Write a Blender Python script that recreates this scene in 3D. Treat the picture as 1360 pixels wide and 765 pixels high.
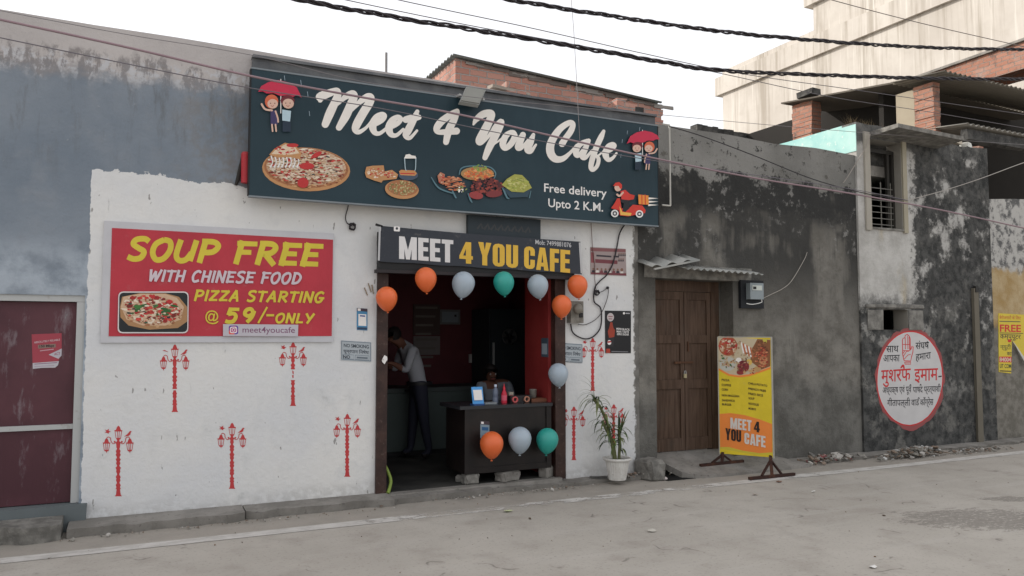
import bpy, bmesh, math, random
from mathutils import Vector, Matrix
import numpy as np
random.seed(7)
R = math.radians
for o in list(bpy.data.objects): bpy.data.objects.remove(o)
S = bpy.context.scene
COL = S.collection

# ------------------------------------------------------------------ camera
YAW, PIT, FPX, CAMZ = R(25.88), R(3.44), 1038.5, 1.6
FW = Vector((math.sin(YAW)*math.cos(PIT), math.cos(YAW)*math.cos(PIT), math.sin(PIT)))
RT = Vector((math.cos(YAW), -math.sin(YAW), 0))
UP = RT.cross(FW)
CAM = Vector((0, -7.437, CAMZ))
cd = bpy.data.cameras.new('camera'); cam = bpy.data.objects.new('camera', cd); COL.objects.link(cam)
cam.matrix_world = Matrix(((RT.x, UP.x, -FW.x, CAM.x), (RT.y, UP.y, -FW.y, CAM.y), (RT.z, UP.z, -FW.z, CAM.z), (0, 0, 0, 1)))
cd.sensor_width = 36; cd.lens = FPX/1360*36; cd.clip_end = 2000; cd.clip_start = 0.05
S.camera = cam
# ------------------------------------------------------------------ light
SUN_EL, SUN_AZ = R(29), R(-47)          # azimuth clockwise from +Y: behind the shops, to the left
w = bpy.data.worlds.new('World'); S.world = w; w.use_nodes = True
nt = w.node_tree; bg = nt.nodes['Background']
sky = nt.nodes.new('ShaderNodeTexSky'); sky.sky_type = 'NISHITA'; sky.sun_disc = False
sky.sun_elevation = SUN_EL; sky.sun_rotation = SUN_AZ
sky.air_density = 1.0; sky.dust_density = 3.0; sky.ozone_density = 1.6
mx = nt.nodes.new('ShaderNodeMix'); mx.data_type = 'RGBA'; mx.inputs[0].default_value = .74   # thin white overcast veil over the clear sky
nt.links.new(sky.outputs[0], mx.inputs[6]); mx.inputs[7].default_value = (6.7, 6.55, 6.4, 1)
nt.links.new(mx.outputs[2], bg.inputs[0]); bg.inputs[1].default_value = 0.14
sd = bpy.data.lights.new('sun', 'SUN'); sun = bpy.data.objects.new('sun', sd); COL.objects.link(sun)
sd.energy = 2.7; sd.angle = R(0.6); sd.color = (1, .95, .88)
sdir = Vector((math.sin(SUN_AZ)*math.cos(SUN_EL), math.cos(SUN_AZ)*math.cos(SUN_EL), math.sin(SUN_EL)))
sun.rotation_euler = sdir.to_track_quat('Z', 'Y').to_euler()
vs = S.view_settings; vs.view_transform = 'Standard'; vs.look = 'None'; vs.gamma = 1; vs.exposure = 0.53

# ------------------------------------------------------------------ pixel -> place on a real plane
def ray(px, py): return FW*FPX + RT*(px-680) + UP*(382.5-py)
def F(px, py, y=0.0):
    d = ray(px, py); return CAM + d*((y-CAM.y)/d.y)
def G(px, py, z=0.0):
    d = ray(px, py); return CAM + d*((z-CAM.z)/d.z)
def FX(px, py, x):
    d = ray(px, py); return CAM + d*((x-CAM.x)/d.x)

# ------------------------------------------------------------------ materials
def s2l(c):
    c /= 255.0
    return c/12.92 if c <= .04045 else ((c+.055)/1.055)**2.4
class NT:
    def __init__(s, name, rough=.8, spec=.3):
        s.m = bpy.data.materials.new(name); s.m.use_nodes = True; s.t = s.m.node_tree
        s.b = s.t.nodes['Principled BSDF']; s.b.inputs['Roughness'].default_value = rough
        s.b.inputs['Specular IOR Level'].default_value = spec
    def n(s, k): return s.t.nodes.new('ShaderNode'+k)
    def put(s, i, v):
        if hasattr(v, 'is_output'): s.t.links.new(v, i)
        elif v is not None:
            try: i.default_value = v
            except Exception: i.default_value = (*v, 1)
    def pos(s): return s.n('NewGeometry').outputs['Position']
    def obj(s): return s.n('TexCoord').outputs['Object']
    def sep(s, v):
        q = s.n('SeparateXYZ'); s.put(q.inputs[0], v); return q.outputs
    def comb(s, x=0., y=0., z=0.):
        q = s.n('CombineXYZ'); s.put(q.inputs[0], x); s.put(q.inputs[1], y); s.put(q.inputs[2], z); return q.outputs[0]
    def scale(s, v, f):
        q = s.n('VectorMath'); q.operation = 'MULTIPLY'; s.put(q.inputs[0], v); q.inputs[1].default_value = f; return q.outputs[0]
    def noise(s, v, sc, det=5., ro=.6, dist=0.):
        q = s.n('TexNoise'); s.put(q.inputs['Vector'], v); q.inputs['Scale'].default_value = sc
        q.inputs['Detail'].default_value = det; q.inputs['Roughness'].default_value = ro
        q.inputs['Distortion'].default_value = dist; return q.outputs[0]
    def M(s, op, a, b=0., c=0.):
        q = s.n('Math'); q.operation = op; s.put(q.inputs[0], a); s.put(q.inputs[1], b); s.put(q.inputs[2], c); return q.outputs[0]
    def st(s, v, a, b):
        q = s.n('MapRange'); q.interpolation_type = 'SMOOTHSTEP'; s.put(q.inputs[0], v)
        s.put(q.inputs[1], a); s.put(q.inputs[2], b); return q.outputs[0]
    def mix(s, f, a, b):
        q = s.n('Mix'); q.data_type = 'RGBA'; s.put(q.inputs[0], f)
        for i, v in ((6, a), (7, b)):
            if hasattr(v, 'is_output'): s.t.links.new(v, q.inputs[i])
            else: q.inputs[i].default_value = (*v, 1)
        return q.outputs[2]
    def base(s, v): s.put(s.b.inputs['Base Color'], v); return s
    def bump(s, h, d=.02, st=1.):
        q = s.n('Bump'); q.inputs['Distance'].default_value = d; q.inputs['Strength'].default_value = st
        s.put(q.inputs['Height'], h); s.t.links.new(q.outputs[0], s.b.inputs['Normal']); return s
_mc = {}
GAIN = 1.75
def C(r, g, b, rough=.55, gain=None, spec=.3):
    """a plain paint / print / plastic with faint tonal unevenness"""
    k = (r, g, b, rough, gain)
    if k in _mc: return _mc[k]
    gn = gain or GAIN
    c = [min(.85, s2l(v)*gn*.73) for v in (r, g, b)]
    m = NT('paint_%d_%d_%d' % (r, g, b), rough, spec)
    nz = m.noise(m.obj(), 3., 4.)
    m.base(m.mix(m.st(nz, .3, .75), [v*.93 for v in c], [min(.88, v*1.04) for v in c]))
    _mc[k] = m.m; return m.m
def metal(name, c, rough=.55, rust=(.09, .05, .035), amt=.5):
    m = NT(name, rough); m.b.inputs['Metallic'].default_value = .35
    nz = m.noise(m.obj(), 9., 6.)
    m.base(m.mix(m.st(nz, amt, amt+.2), c, rust)); m.bump(nz, .003, .4); return m.m
def mottled(name, a, b, sc=6., rough=.85, bd=.01, c=None):
    m = NT(name, rough); p = m.pos(); n1 = m.noise(p, sc, 7.); n2 = m.noise(p, sc*6, 5.)
    col = m.mix(m.st(n1, .35, .68), a, b)
    if c: col = m.mix(m.st(n2, .58, .72), col, c)
    m.base(col); m.bump(m.M('ADD', n1, m.M('MULTIPLY', n2, .6)), bd, .6); return m.m

# ------------------------------------------------------------------ mesh building
class MB:
    def __init__(s): s.v = []; s.f = []; s.fm = []; s.sm = []; s.mats = []
    def mi(s, m):
        if m not in s.mats: s.mats.append(m)
        return s.mats.index(m)
    def face(s, pts, m, smooth=False):
        i = len(s.v); s.v += [Vector(p) for p in pts]; s.f.append(list(range(i, i+len(pts)))); s.fm.append(s.mi(m)); s.sm.append(smooth)
    def mesh(s, pts, faces, m, smooth=False):
        i = len(s.v); s.v += [Vector(p) for p in pts]
        for f in faces: s.f.append([i+k for k in f]); s.fm.append(s.mi(m)); s.sm.append(smooth)
    def box(s, a, b, m, rz=0., o=None, jit=0.):
        x0, y0, z0 = a; x1, y1, z1 = b
        P = [Vector(p) for p in ((x0,y0,z0),(x1,y0,z0),(x1,y1,z0),(x0,y1,z0),(x0,y0,z1),(x1,y0,z1),(x1,y1,z1),(x0,y1,z1))]
        if jit: P = [p+Vector((random.uniform(-jit,jit), random.uniform(-jit,jit), random.uniform(-jit,jit))) for p in P]
        if rz:
            c = Vector(o) if o else (P[0]+P[6])/2
            mt = Matrix.Rotation(rz, 3, 'Z'); P = [mt @ (p-c)+c for p in P]
        s.mesh(P, [(3,2,1,0),(4,5,6,7),(0,1,5,4),(1,2,6,5),(2,3,7,6),(3,0,4,7)], m)
    def bar(s, p, q, wd, m, ht=None):
        p = Vector(p); q = Vector(q); d = (q-p).normalized(); ht = ht or wd
        a = d.cross(Vector((0,0,1)))
        if a.length < .1: a = d.cross(Vector((0,1,0)))
        a.normalize(); b = d.cross(a); a = a*wd/2; b = b*ht/2
        P = [p-a-b, p+a-b, p+a+b, p-a+b, q-a-b, q+a-b, q+a+b, q-a+b]
        s.mesh(P, [(3,2,1,0),(4,5,6,7),(0,1,5,4),(1,2,6,5),(2,3,7,6),(3,0,4,7)], m)
    def tube(s, path, r, m, n=8, caps=True):
        path = [Vector(p) for p in path]; k = len(path); pts = []
        rs = r if hasattr(r, '__len__') else [r]*k
        ref = None
        for i, p in enumerate(path):
            d = (path[min(i+1,k-1)]-path[max(i-1,0)]).normalized()
            if ref is None:
                ref = d.cross(Vector((0,0,1)))
                if ref.length < .1: ref = d.cross(Vector((0,1,0)))
            a = (ref - d*ref.dot(d)).normalized(); ref = a; b = d.cross(a)
            for j in range(n):
                t = 2*math.pi*j/n; pts.append(p+(a*math.cos(t)+b*math.sin(t))*rs[i])
        fs = [(i*n+j, i*n+(j+1)%n, (i+1)*n+(j+1)%n, (i+1)*n+j) for i in range(k-1) for j in range(n)]
        s.mesh(pts, fs, m, True)
        if caps:
            s.face(pts[:n][::-1], m); s.face(pts[-n:], m)
    def lathe(s, prof, c, m, n=24, axis='Z', flute=0):
        c = Vector(c); pts = []
        for i, (r, z) in enumerate(prof):
            for j in range(n):
                t = 2*math.pi*j/n; rr = r*(1-(.035 if flute and j % 2 else 0))
                if axis == 'Z': p = Vector((rr*math.cos(t), rr*math.sin(t), z))
                else: p = Vector((rr*math.cos(t), -z, rr*math.sin(t)))
                pts.append(c+p)
        k = len(prof)
        fs = [(i*n+j, i*n+(j+1)%n, (i+1)*n+(j+1)%n, (i+1)*n+j) for i in range(k-1) for j in range(n)]
        s.mesh(pts, fs, m, not flute)
    def prism(s, poly, ext, m):
        """closed outline poly swept by vector ext"""
        P = [Vector(p) for p in poly]; e = Vector(ext); n = len(P)
        s.mesh(P+[p+e for p in P], [tuple(range(n))[::-1], tuple(range(n, 2*n))]+[(i,(i+1)%n,(i+1)%n+n,i+n) for i in range(n)], m)
    def build(s, name, parent=None, mw=None):
        me = bpy.data.meshes.new(name)
        inv = mw.inverted() if mw is not None else None
        me.from_pydata([tuple(inv @ v) if inv is not None else tuple(v) for v in s.v], [], s.f)
        for m in s.mats: me.materials.append(m)
        me.polygons.foreach_set('material_index', s.fm); me.polygons.foreach_set('use_smooth', s.sm)
        bm = bmesh.new(); bm.from_mesh(me); bmesh.ops.recalc_face_normals(bm, faces=bm.faces); bm.to_mesh(me); bm.free()
        me.update()
        o = bpy.data.objects.new(name, me); COL.objects.link(o)
        if parent is not None: o.parent = parent
        return o
def tag(o, label=None, cat=None, group=None, kind=None):
    if label: o['label'] = label
    if cat: o['category'] = cat
    if group: o['group'] = group
    if kind: o['kind'] = kind
    return o
class Thing:
    def __init__(s, name, label, cat, loc=(0,0,0), group=None, rz=0.):
        s.o = bpy.data.objects.new(name, None); COL.objects.link(s.o); s.o.location = loc; s.o.rotation_euler = (0,0,rz)
        s.o.empty_display_size = .1
        s.mw = Matrix.Translation(loc) @ Matrix.Rotation(rz, 4, 'Z'); tag(s.o, label, cat, group)
    def part(s, name, mb, parent=None, label=None):
        o = mb.build(name, parent or s.o, s.mw)
        if label: o['label'] = label
        return o
def single(name, mb, label, cat, loc=(0,0,0), group=None):
    o = mb.build(name, None, Matrix.Translation(loc)); o.location = loc
    return tag(o, label, cat, group)
def struct(name, mb): return tag(mb.build(name), kind='structure')
def copy_thing(t, loc, label=None, rz=None):
    r = t.copy(); COL.objects.link(r); r.location = loc
    if rz is not None: r.rotation_euler = (0,0,rz)
    if label: r['label'] = label
    for ch in t.children:
        c = ch.copy(); COL.objects.link(c); c.parent = r
        for g in ch.children:
            d = g.copy(); COL.objects.link(d); d.parent = c
    return r
def wall(mb, x0, x1, z0, z1, y0, y1, m, holes=(), mr=None, top=None):
    """a wall sheet of real thickness (front y0, back y1) with openings; top(x) may bend the top edge"""
    xs = sorted({x0, x1, *[v for h in holes for v in h[:2] if x0 <= v <= x1]}); zs = sorted({z0, z1, *[v for h in holes for v in h[2:] if z0 <= v <= z1]})
    def extra(a):
        r = []
        for i in range(len(a)-1):
            n = max(1, int((a[i+1]-a[i])/.6)); r += [a[i]+(a[i+1]-a[i])*k/n for k in range(n)]
        return r+[a[-1]]
    if top: xs = extra(xs)
    def solid(i, j):
        if not (0 <= i < len(xs)-1 and 0 <= j < len(zs)-1): return False
        cx = (xs[i]+xs[i+1])/2; cz = (zs[j]+zs[j+1])/2
        return not any(h[0] < cx < h[1] and h[2] < cz < h[3] for h in holes)
    Z = lambda x, z: top(x) if (top and z == z1) else z
    mr = mr or m
    for i in range(len(xs)-1):
        for j in range(len(zs)-1):
            if not solid(i, j): continue
            a, b, c, d = xs[i], xs[i+1], zs[j], zs[j+1]
            mb.face([(a,y0,Z(a,c)),(b,y0,Z(b,c)),(b,y0,Z(b,d)),(a,y0,Z(a,d))], m)
            mb.face([(b,y1,Z(b,c)),(a,y1,Z(a,c)),(a,y1,Z(a,d)),(b,y1,Z(b,d))], m)
            for (ni, nj, p, q) in ((i-1,j,(a,c),(a,d)),(i+1,j,(b,d),(b,c)),(i,j-1,(b,c),(a,c)),(i,j+1,(a,d),(b,d))):
                if not solid(ni, nj):
                    inner = 0 <= ni < len(xs)-1 and 0 <= nj < len(zs)-1
                    mb.face([(p[0],y0,Z(*p)),(p[0],y1,Z(*p)),(q[0],y1,Z(*q)),(q[0],y0,Z(*q))], mr if inner else m)

# ------------------------------------------------------------------ flat print on a plane
def catmull(P, n=7):
    P = [tuple(p) for p in P]; out = []
    if len(P) < 3: n2 = n
    Q = [P[0]]+P+[P[-1]]
    for i in range(1, len(Q)-2):
        for k in range(n):
            t = k/n; o = []
            for a, b, c, d in zip(Q[i-1], Q[i], Q[i+1], Q[i+2]):
                o.append(.5*((2*b)+(-a+c)*t+(2*a-5*b+4*c-d)*t*t+(-a+3*b-3*c+d)*t**3))
            out.append(tuple(o))
    out.append(P[-1]); return out
FONTBOX = {}
def glyph_polys(txt, off=0., shear=0., spacing=1.):
    k = (txt, off, shear, spacing)
    if k in FONTBOX: return FONTBOX[k]
    cu = bpy.data.curves.new('lettering', 'FONT'); cu.body = txt; cu.offset = off; cu.shear = shear; cu.space_character = spacing
    cu.resolution_u = 4; cu.fill_mode = 'FRONT'
    o = bpy.data.objects.new('lettering', cu); COL.objects.link(o)
    dg = bpy.context.evaluated_depsgraph_get(); me = bpy.data.meshes.new_from_object(o.evaluated_get(dg))
    V = [(v.co.x, v.co.y) for v in me.vertices]; P = [tuple(p.vertices) for p in me.polygons]
    bpy.data.objects.remove(o); bpy.data.curves.remove(cu); bpy.data.meshes.remove(me)
    FONTBOX[k] = (V, P); return V, P
class Plane:
    def __init__(s, O, U, V=(0,0,1)):
        s.O = Vector(O); s.U = Vector(U).normalized(); s.V = Vector(V).normalized(); s.N = s.U.cross(s.V).normalized()
        if s.N.dot(CAM-s.O) < 0: s.N = -s.N
        s.h = .0006
    def px(s, px, py):
        d = ray(px, py); return CAM + d*((s.O-CAM).dot(s.N)/d.dot(s.N))
    def uv(s, u, v): return s.O+s.U*u+s.V*v
    def up(s, k=1):
        s.h += .00005*k; return s.N*s.h
    def poly(s, mb, pts, m):                       # pixel outline
        e = s.up(); mb.face([s.px(*p)+e for p in pts], m)
    def ell(s, mb, c, rx, ry, m, n=22, rot=0.):
        s.poly(mb, [(c[0]+rx*math.cos(t)*math.cos(rot)-ry*math.sin(t)*math.sin(rot), c[1]+rx*math.cos(t)*math.sin(rot)+ry*math.sin(t)*math.cos(rot)) for t in [2*math.pi*k/n for k in range(n)]], m)
    def rrect(s, mb, a, b, c, d, r, m):            # rounded quad through four corners (pixels)
        out = []
        Q = [a, b, c, d]
        for i in range(4):
            p = Vector(Q[i]).to_2d(); q0 = (Vector(Q[i-1]).to_2d()-p).normalized(); q1 = (Vector(Q[(i+1) % 4]).to_2d()-p).normalized()
            for k in range(5):
                t = k/4; out.append(tuple(p+q0*r*(1-t)**2+q1*r*t*t))
        s.poly(mb, out, m)
    def stroke(s, mb, P, m, scale=1., origin=(0,0), smooth=True, caps=True, pw=1.):
        if smooth: P = catmull(P)
        P = [(origin[0]+p[0]*scale, origin[1]+p[1]*scale, p[2]*scale*pw) for p in P]
        e = s.up(2); n = len(P); Lp, Rp = [], []
        for i in range(n):
            a = Vector(P[max(i-1,0)][:2]); b = Vector(P[min(i+1,n-1)][:2]); d = b-a
            if d.length < 1e-9: d = Vector((1,0))
            d.normalize(); q = Vector((-d.y, d.x))*P[i][2]/2; c = Vector(P[i][:2])
            Lp.append(c+q); Rp.append(c-q)
        for i in range(n-1):
            ee = e + s.N*4e-6*i; e2 = e + s.N*4e-6*(i+1)
            mb.face([s.px(*Lp[i])+ee, s.px(*Lp[i+1])+e2, s.px(*Rp[i+1])+e2, s.px(*Rp[i])+ee], m)
        if caps:
            for i, sg in ((0,-1),(n-1,1)):
                c = Vector(P[i][:2]); r = P[i][2]/2; ee = e+s.N*(4e-6*i+2e-6)
                mb.face([s.px(c.x+r*math.cos(t), c.y+r*math.sin(t))+ee for t in [2*math.pi*k/14 for k in range(14)]], m)
    def text(s, mb, txt, BL, BR, hgt, m, off=0., shear=0., spacing=1., cap=None, slant=0.):
        """fit lettering between two baseline ends (pixels); hgt = cap height in pixels at the left, or (left, right)"""
        V, P = glyph_polys(txt, off, shear, spacing)
        if not V: return
        x0 = min(v[0] for v in V); x1 = max(v[0] for v in V)
        H = cap or .73
        hl, hr = hgt if hasattr(hgt, '__len__') else (hgt, hgt)
        e = s.up()
        def mp(v):
            t = (v[0]-x0)/(x1-x0); h = hl+(hr-hl)*t; q = v[1]/H
            return s.px(BL[0]+(BR[0]-BL[0])*t + slant*q*h, BL[1]+(BR[1]-BL[1])*t-q*h)+e
        mb.mesh([mp(v) for v in V], P, m)
    def blobs(s, mb, c, rx, ry, cols, n, sz, rot=0., asp=(1,1), seed=1):
        rnd = random.Random(seed)
        for k in range(n):
            a = rnd.uniform(0, 2*math.pi); q = math.sqrt(rnd.random())*.95
            x = c[0]+rx*q*math.cos(a)*math.cos(rot)-ry*q*math.sin(a)*math.sin(rot); y = c[1]+rx*q*math.cos(a)*math.sin(rot)+ry*q*math.sin(a)*math.cos(rot)
            r = rnd.uniform(*sz); t0 = rnd.uniform(0, 6.28); nn = rnd.randint(5, 8); el = rnd.uniform(.4, 1.)
            pts = []
            for j in range(nn):
                t = 2*math.pi*j/nn; rr = r*rnd.uniform(.65, 1.1)
                u, v = rr*math.cos(t), rr*el*math.sin(t)
                pts.append((x+(u*math.cos(t0)-v*math.sin(t0))*asp[0], y+(u*math.sin(t0)+v*math.cos(t0))*asp[1]))
            s.h -= .00004; s.poly(mb, pts, rnd.choice(cols))

# ================================================================== materials of the place
def m_road():
    m = NT('dusty_concrete_road', .9); p = m.pos(); x, y, z = m.sep(p)[:3]
    n1 = m.noise(p, .55, 6.); n2 = m.noise(p, 3.2, 6.); n3 = m.noise(p, 38., 4.); n4 = m.noise(p, 120., 2.)
    c = m.mix(m.st(n1, .3, .7), (.365,.338,.300), (.445,.415,.372))
    c = m.mix(m.M('MULTIPLY', m.st(n2, .45, .75), .5), c, (.28,.25,.22))
    st = m.noise(m.scale(p, (.35, 3.5, 1)), 1.4, 5.)                       # wheel-worn streaks along the street
    c = m.mix(m.M('MULTIPLY', m.st(st, .5, .72), .35), c, (.49,.465,.43))
    c = m.mix(m.M('MULTIPLY', m.st(n3, .56, .68), .35), c, (.15,.135,.12))
    c = m.mix(m.M('MULTIPLY', m.st(n4, .6, .7), .4), c, (.42,.40,.37))
    # hairline cracks
    v = m.n('TexVoronoi'); v.feature = 'DISTANCE_TO_EDGE'; v.inputs['Scale'].default_value = .38
    wv = m.n('VectorMath'); wv.operation = 'ADD'; m.put(wv.inputs[0], p); q = m.n('TexNoise'); q.inputs['Scale'].default_value = 2.; m.put(q.inputs['Vector'], p); m.put(wv.inputs[1], q.outputs[1]); m.put(v.inputs['Vector'], wv.outputs[0])
    ck = m.M('MULTIPLY', m.M('SUBTRACT', 1., m.st(v.outputs[0], .001, .006)), m.st(n2, .5, .62))
    c = m.mix(m.M('MULTIPLY', ck, .55), c, (.10,.09,.08))
    # old oil / tar stain with a ragged edge near the right foreground
    def stain(cx, cy, rx, ry, rz, lo):
        ca, sa = math.cos(rz), math.sin(rz)
        dx = m.M('SUBTRACT', x, cx); dy = m.M('SUBTRACT', y, cy)
        a = m.M('DIVIDE', m.M('ADD', m.M('MULTIPLY', dx, ca), m.M('MULTIPLY', dy, sa)), rx)
        b = m.M('DIVIDE', m.M('SUBTRACT', m.M('MULTIPLY', dy, ca), m.M('MULTIPLY', dx, sa)), ry)
        d = m.M('ADD', m.M('MULTIPLY', a, a), m.M('MULTIPLY', b, b))
        return m.M('SUBTRACT', 1., m.st(m.M('ADD', d, m.M('MULTIPLY', m.M('SUBTRACT', m.noise(m.scale(p, (1,2.2,1)), 4.5, 9., .82), .5), 5.5)), .75, .95))
    g = stain(G(1335,690).x, G(1335,690).y, .95, .42, R(-28), 0)
    g = m.M('MAXIMUM', g, stain(G(1350,663).x, G(1350,663).y, .35, .12, R(-28), 0))
    g = m.M('MULTIPLY', g, m.st(m.noise(p, 26., 6., .7), .36, .5))
    c = m.mix(m.M('MULTIPLY', g, .62), c, (.15,.135,.12))
    # dusty strip between the painted line and the shops
    dm = m.M('MULTIPLY', m.st(m.M('ADD', y, m.M('MULTIPLY', m.noise(p, 2.5, 4.), .25)), -.72, -.5), .55)
    c = m.mix(dm, c, m.mix(m.st(n2, .35, .65), (.22,.20,.175), (.31,.28,.245)))
    m.base(c); m.bump(m.M('ADD', m.M('MULTIPLY', n3, .6), n4), .004, .6); return m.m
def m_cafewall():
    m = NT('painted_plaster', .85, .2); p = m.pos(); x, y, z = m.sep(p)[:3]
    n1 = m.noise(p, .9, 6.); n2 = m.noise(p, 3.5, 7.); n3 = m.noise(p, 14., 6.); n4 = m.noise(p, 45., 3.)
    edge = m.M('MULTIPLY', m.M('SUBTRACT', n3, .5), .10)
    scr = m.noise(m.scale(p, (1, 1, .22)), 7., 6., .7); smu = m.noise(p, 2.1, 4.)
    # whitewash
    wh = m.mix(m.st(n1, .3, .7), (.60,.61,.63), (.69,.68,.66))
    wh = m.mix(m.M('MULTIPLY', m.st(n2, .5, .72), .5), wh, (.52,.53,.54))
    wh = m.mix(m.M('MULTIPLY', m.st(n2, .64, .74), .55), wh, (.36,.36,.35))
    wh = m.mix(m.M('MULTIPLY', m.st(m.noise(m.scale(p, (1,1,.35)), 22., 3., .5), .685, .71), .7), wh, (.16,.15,.14))
    wh = m.mix(m.M('MULTIPLY', m.M('MULTIPLY', m.st(scr, .62, .7), m.st(smu, .5, .6)), .55), wh, (.30,.30,.30))
    lo = m.M('MULTIPLY', m.M('SUBTRACT', 1., m.st(m.M('ADD', z, m.M('MULTIPLY', n2, .5)), .33, .5)), m.st(n3, .35, .6))
    wh = m.mix(m.M('MULTIPLY', lo, .35), wh, (.30,.29,.27))
    # old grey-blue distemper
    gb = m.mix(m.st(n1, .35, .65), (.165,.198,.240), (.215,.247,.288))
    gb = m.mix(m.M('MULTIPLY', m.st(n2, .5, .72), .5), gb, (.24,.26,.29))
    br = m.M('MULTIPLY', m.st(m.M('ADD', x, n2), .55, 1.5), m.st(m.M('ADD', n3, m.M('MULTIPLY', n2, .6)), .62, 1.0))
    gb = m.mix(m.M('MULTIPLY', m.M('MULTIPLY', m.st(scr, .5, .66), m.st(z, 2.6, 3.7)), .55), gb, (.12,.125,.13))
    gb = m.mix(m.M('MULTIPLY', br, .55), gb, (.17,.155,.14))
    gb = m.mix(m.M('MULTIPLY', m.st(n3, .68, .74), .5), gb, (.45,.46,.47))
    # pale washed band above the side door
    pb = m.M('SUBTRACT', 1., m.st(m.M('ADD', z, m.M('MULTIPLY', n2, .5)), 2.45, 2.75))
    pb = m.M('MULTIPLY', pb, m.st(n2, .35, .6))
    gb = m.mix(m.M('MULTIPLY', pb, .65), gb, (.42,.47,.53))
    # bare cement coat along the top with a flaking white line below it
    zt = m.M('ADD', z, m.M('ADD', m.M('MULTIPLY', m.M('SUBTRACT', n2, .5), .35), edge))
    tp = m.st(zt, 3.72, 3.90)
    topc = m.mix(m.st(n1, .35, .65), (.40,.375,.37), (.47,.44,.43))
    topc = m.mix(m.M('MULTIPLY', m.st(n2, .6, .8), .4), topc, (.33,.31,.31))
    fl = m.M('MULTIPLY', m.M('SUBTRACT', 1., m.st(zt, 3.95, 4.02)), m.st(m.M('ADD', n3, m.M('MULTIPLY', n2, .5)), .70, .80))
    topc = m.mix(m.M('MULTIPLY', fl, .9), topc, (.47,.475,.50))
    fd = m.M('MULTIPLY', m.M('SUBTRACT', 1., m.st(zt, 3.98, 4.06)), m.st(m.noise(m.scale(p, (1.3,1,.6)), 4.5, 8., .72), .48, .56))
    topc = m.mix(m.M('MULTIPLY', fd, .8), topc, (.19,.175,.175))
    up = m.mix(tp, gb, topc)
    zb = m.M('ADD', m.M('ADD', 3.0, m.M('MULTIPLY', m.st(x, -.3, 1.), -.05)), m.M('MULTIPLY', m.M('SUBTRACT', m.noise(m.scale(p, (1,1,3)), 3., 6.), .5), .22))
    inz = m.M('LESS_THAN', m.M('SUBTRACT', z, edge), zb)
    inx = m.M('GREATER_THAN', m.M('ADD', x, m.M('ADD', m.M('MULTIPLY', edge, .25), m.M('MULTIPLY', m.M('SUBTRACT', n2, .5), .05))), -.345)
    c = m.mix(m.M('MULTIPLY', inz, inx), up, wh)
    # the whitewash stops raggedly at the neighbour's plaster
    rg = m.st(m.M('ADD', x, m.M('MULTIPLY', m.M('SUBTRACT', n3, .5), .16)), 5.14, 5.17)
    c = m.mix(rg, c, m.mix(m.st(n2, .4, .65), (.13,.125,.115), (.22,.21,.195)))
    m.base(c); m.bump(m.M('ADD', m.M('MULTIPLY', n3, .7), m.M('ADD', n2, m.M('MULTIPLY', n4, .15))), .014, .55); return m.m
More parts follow.
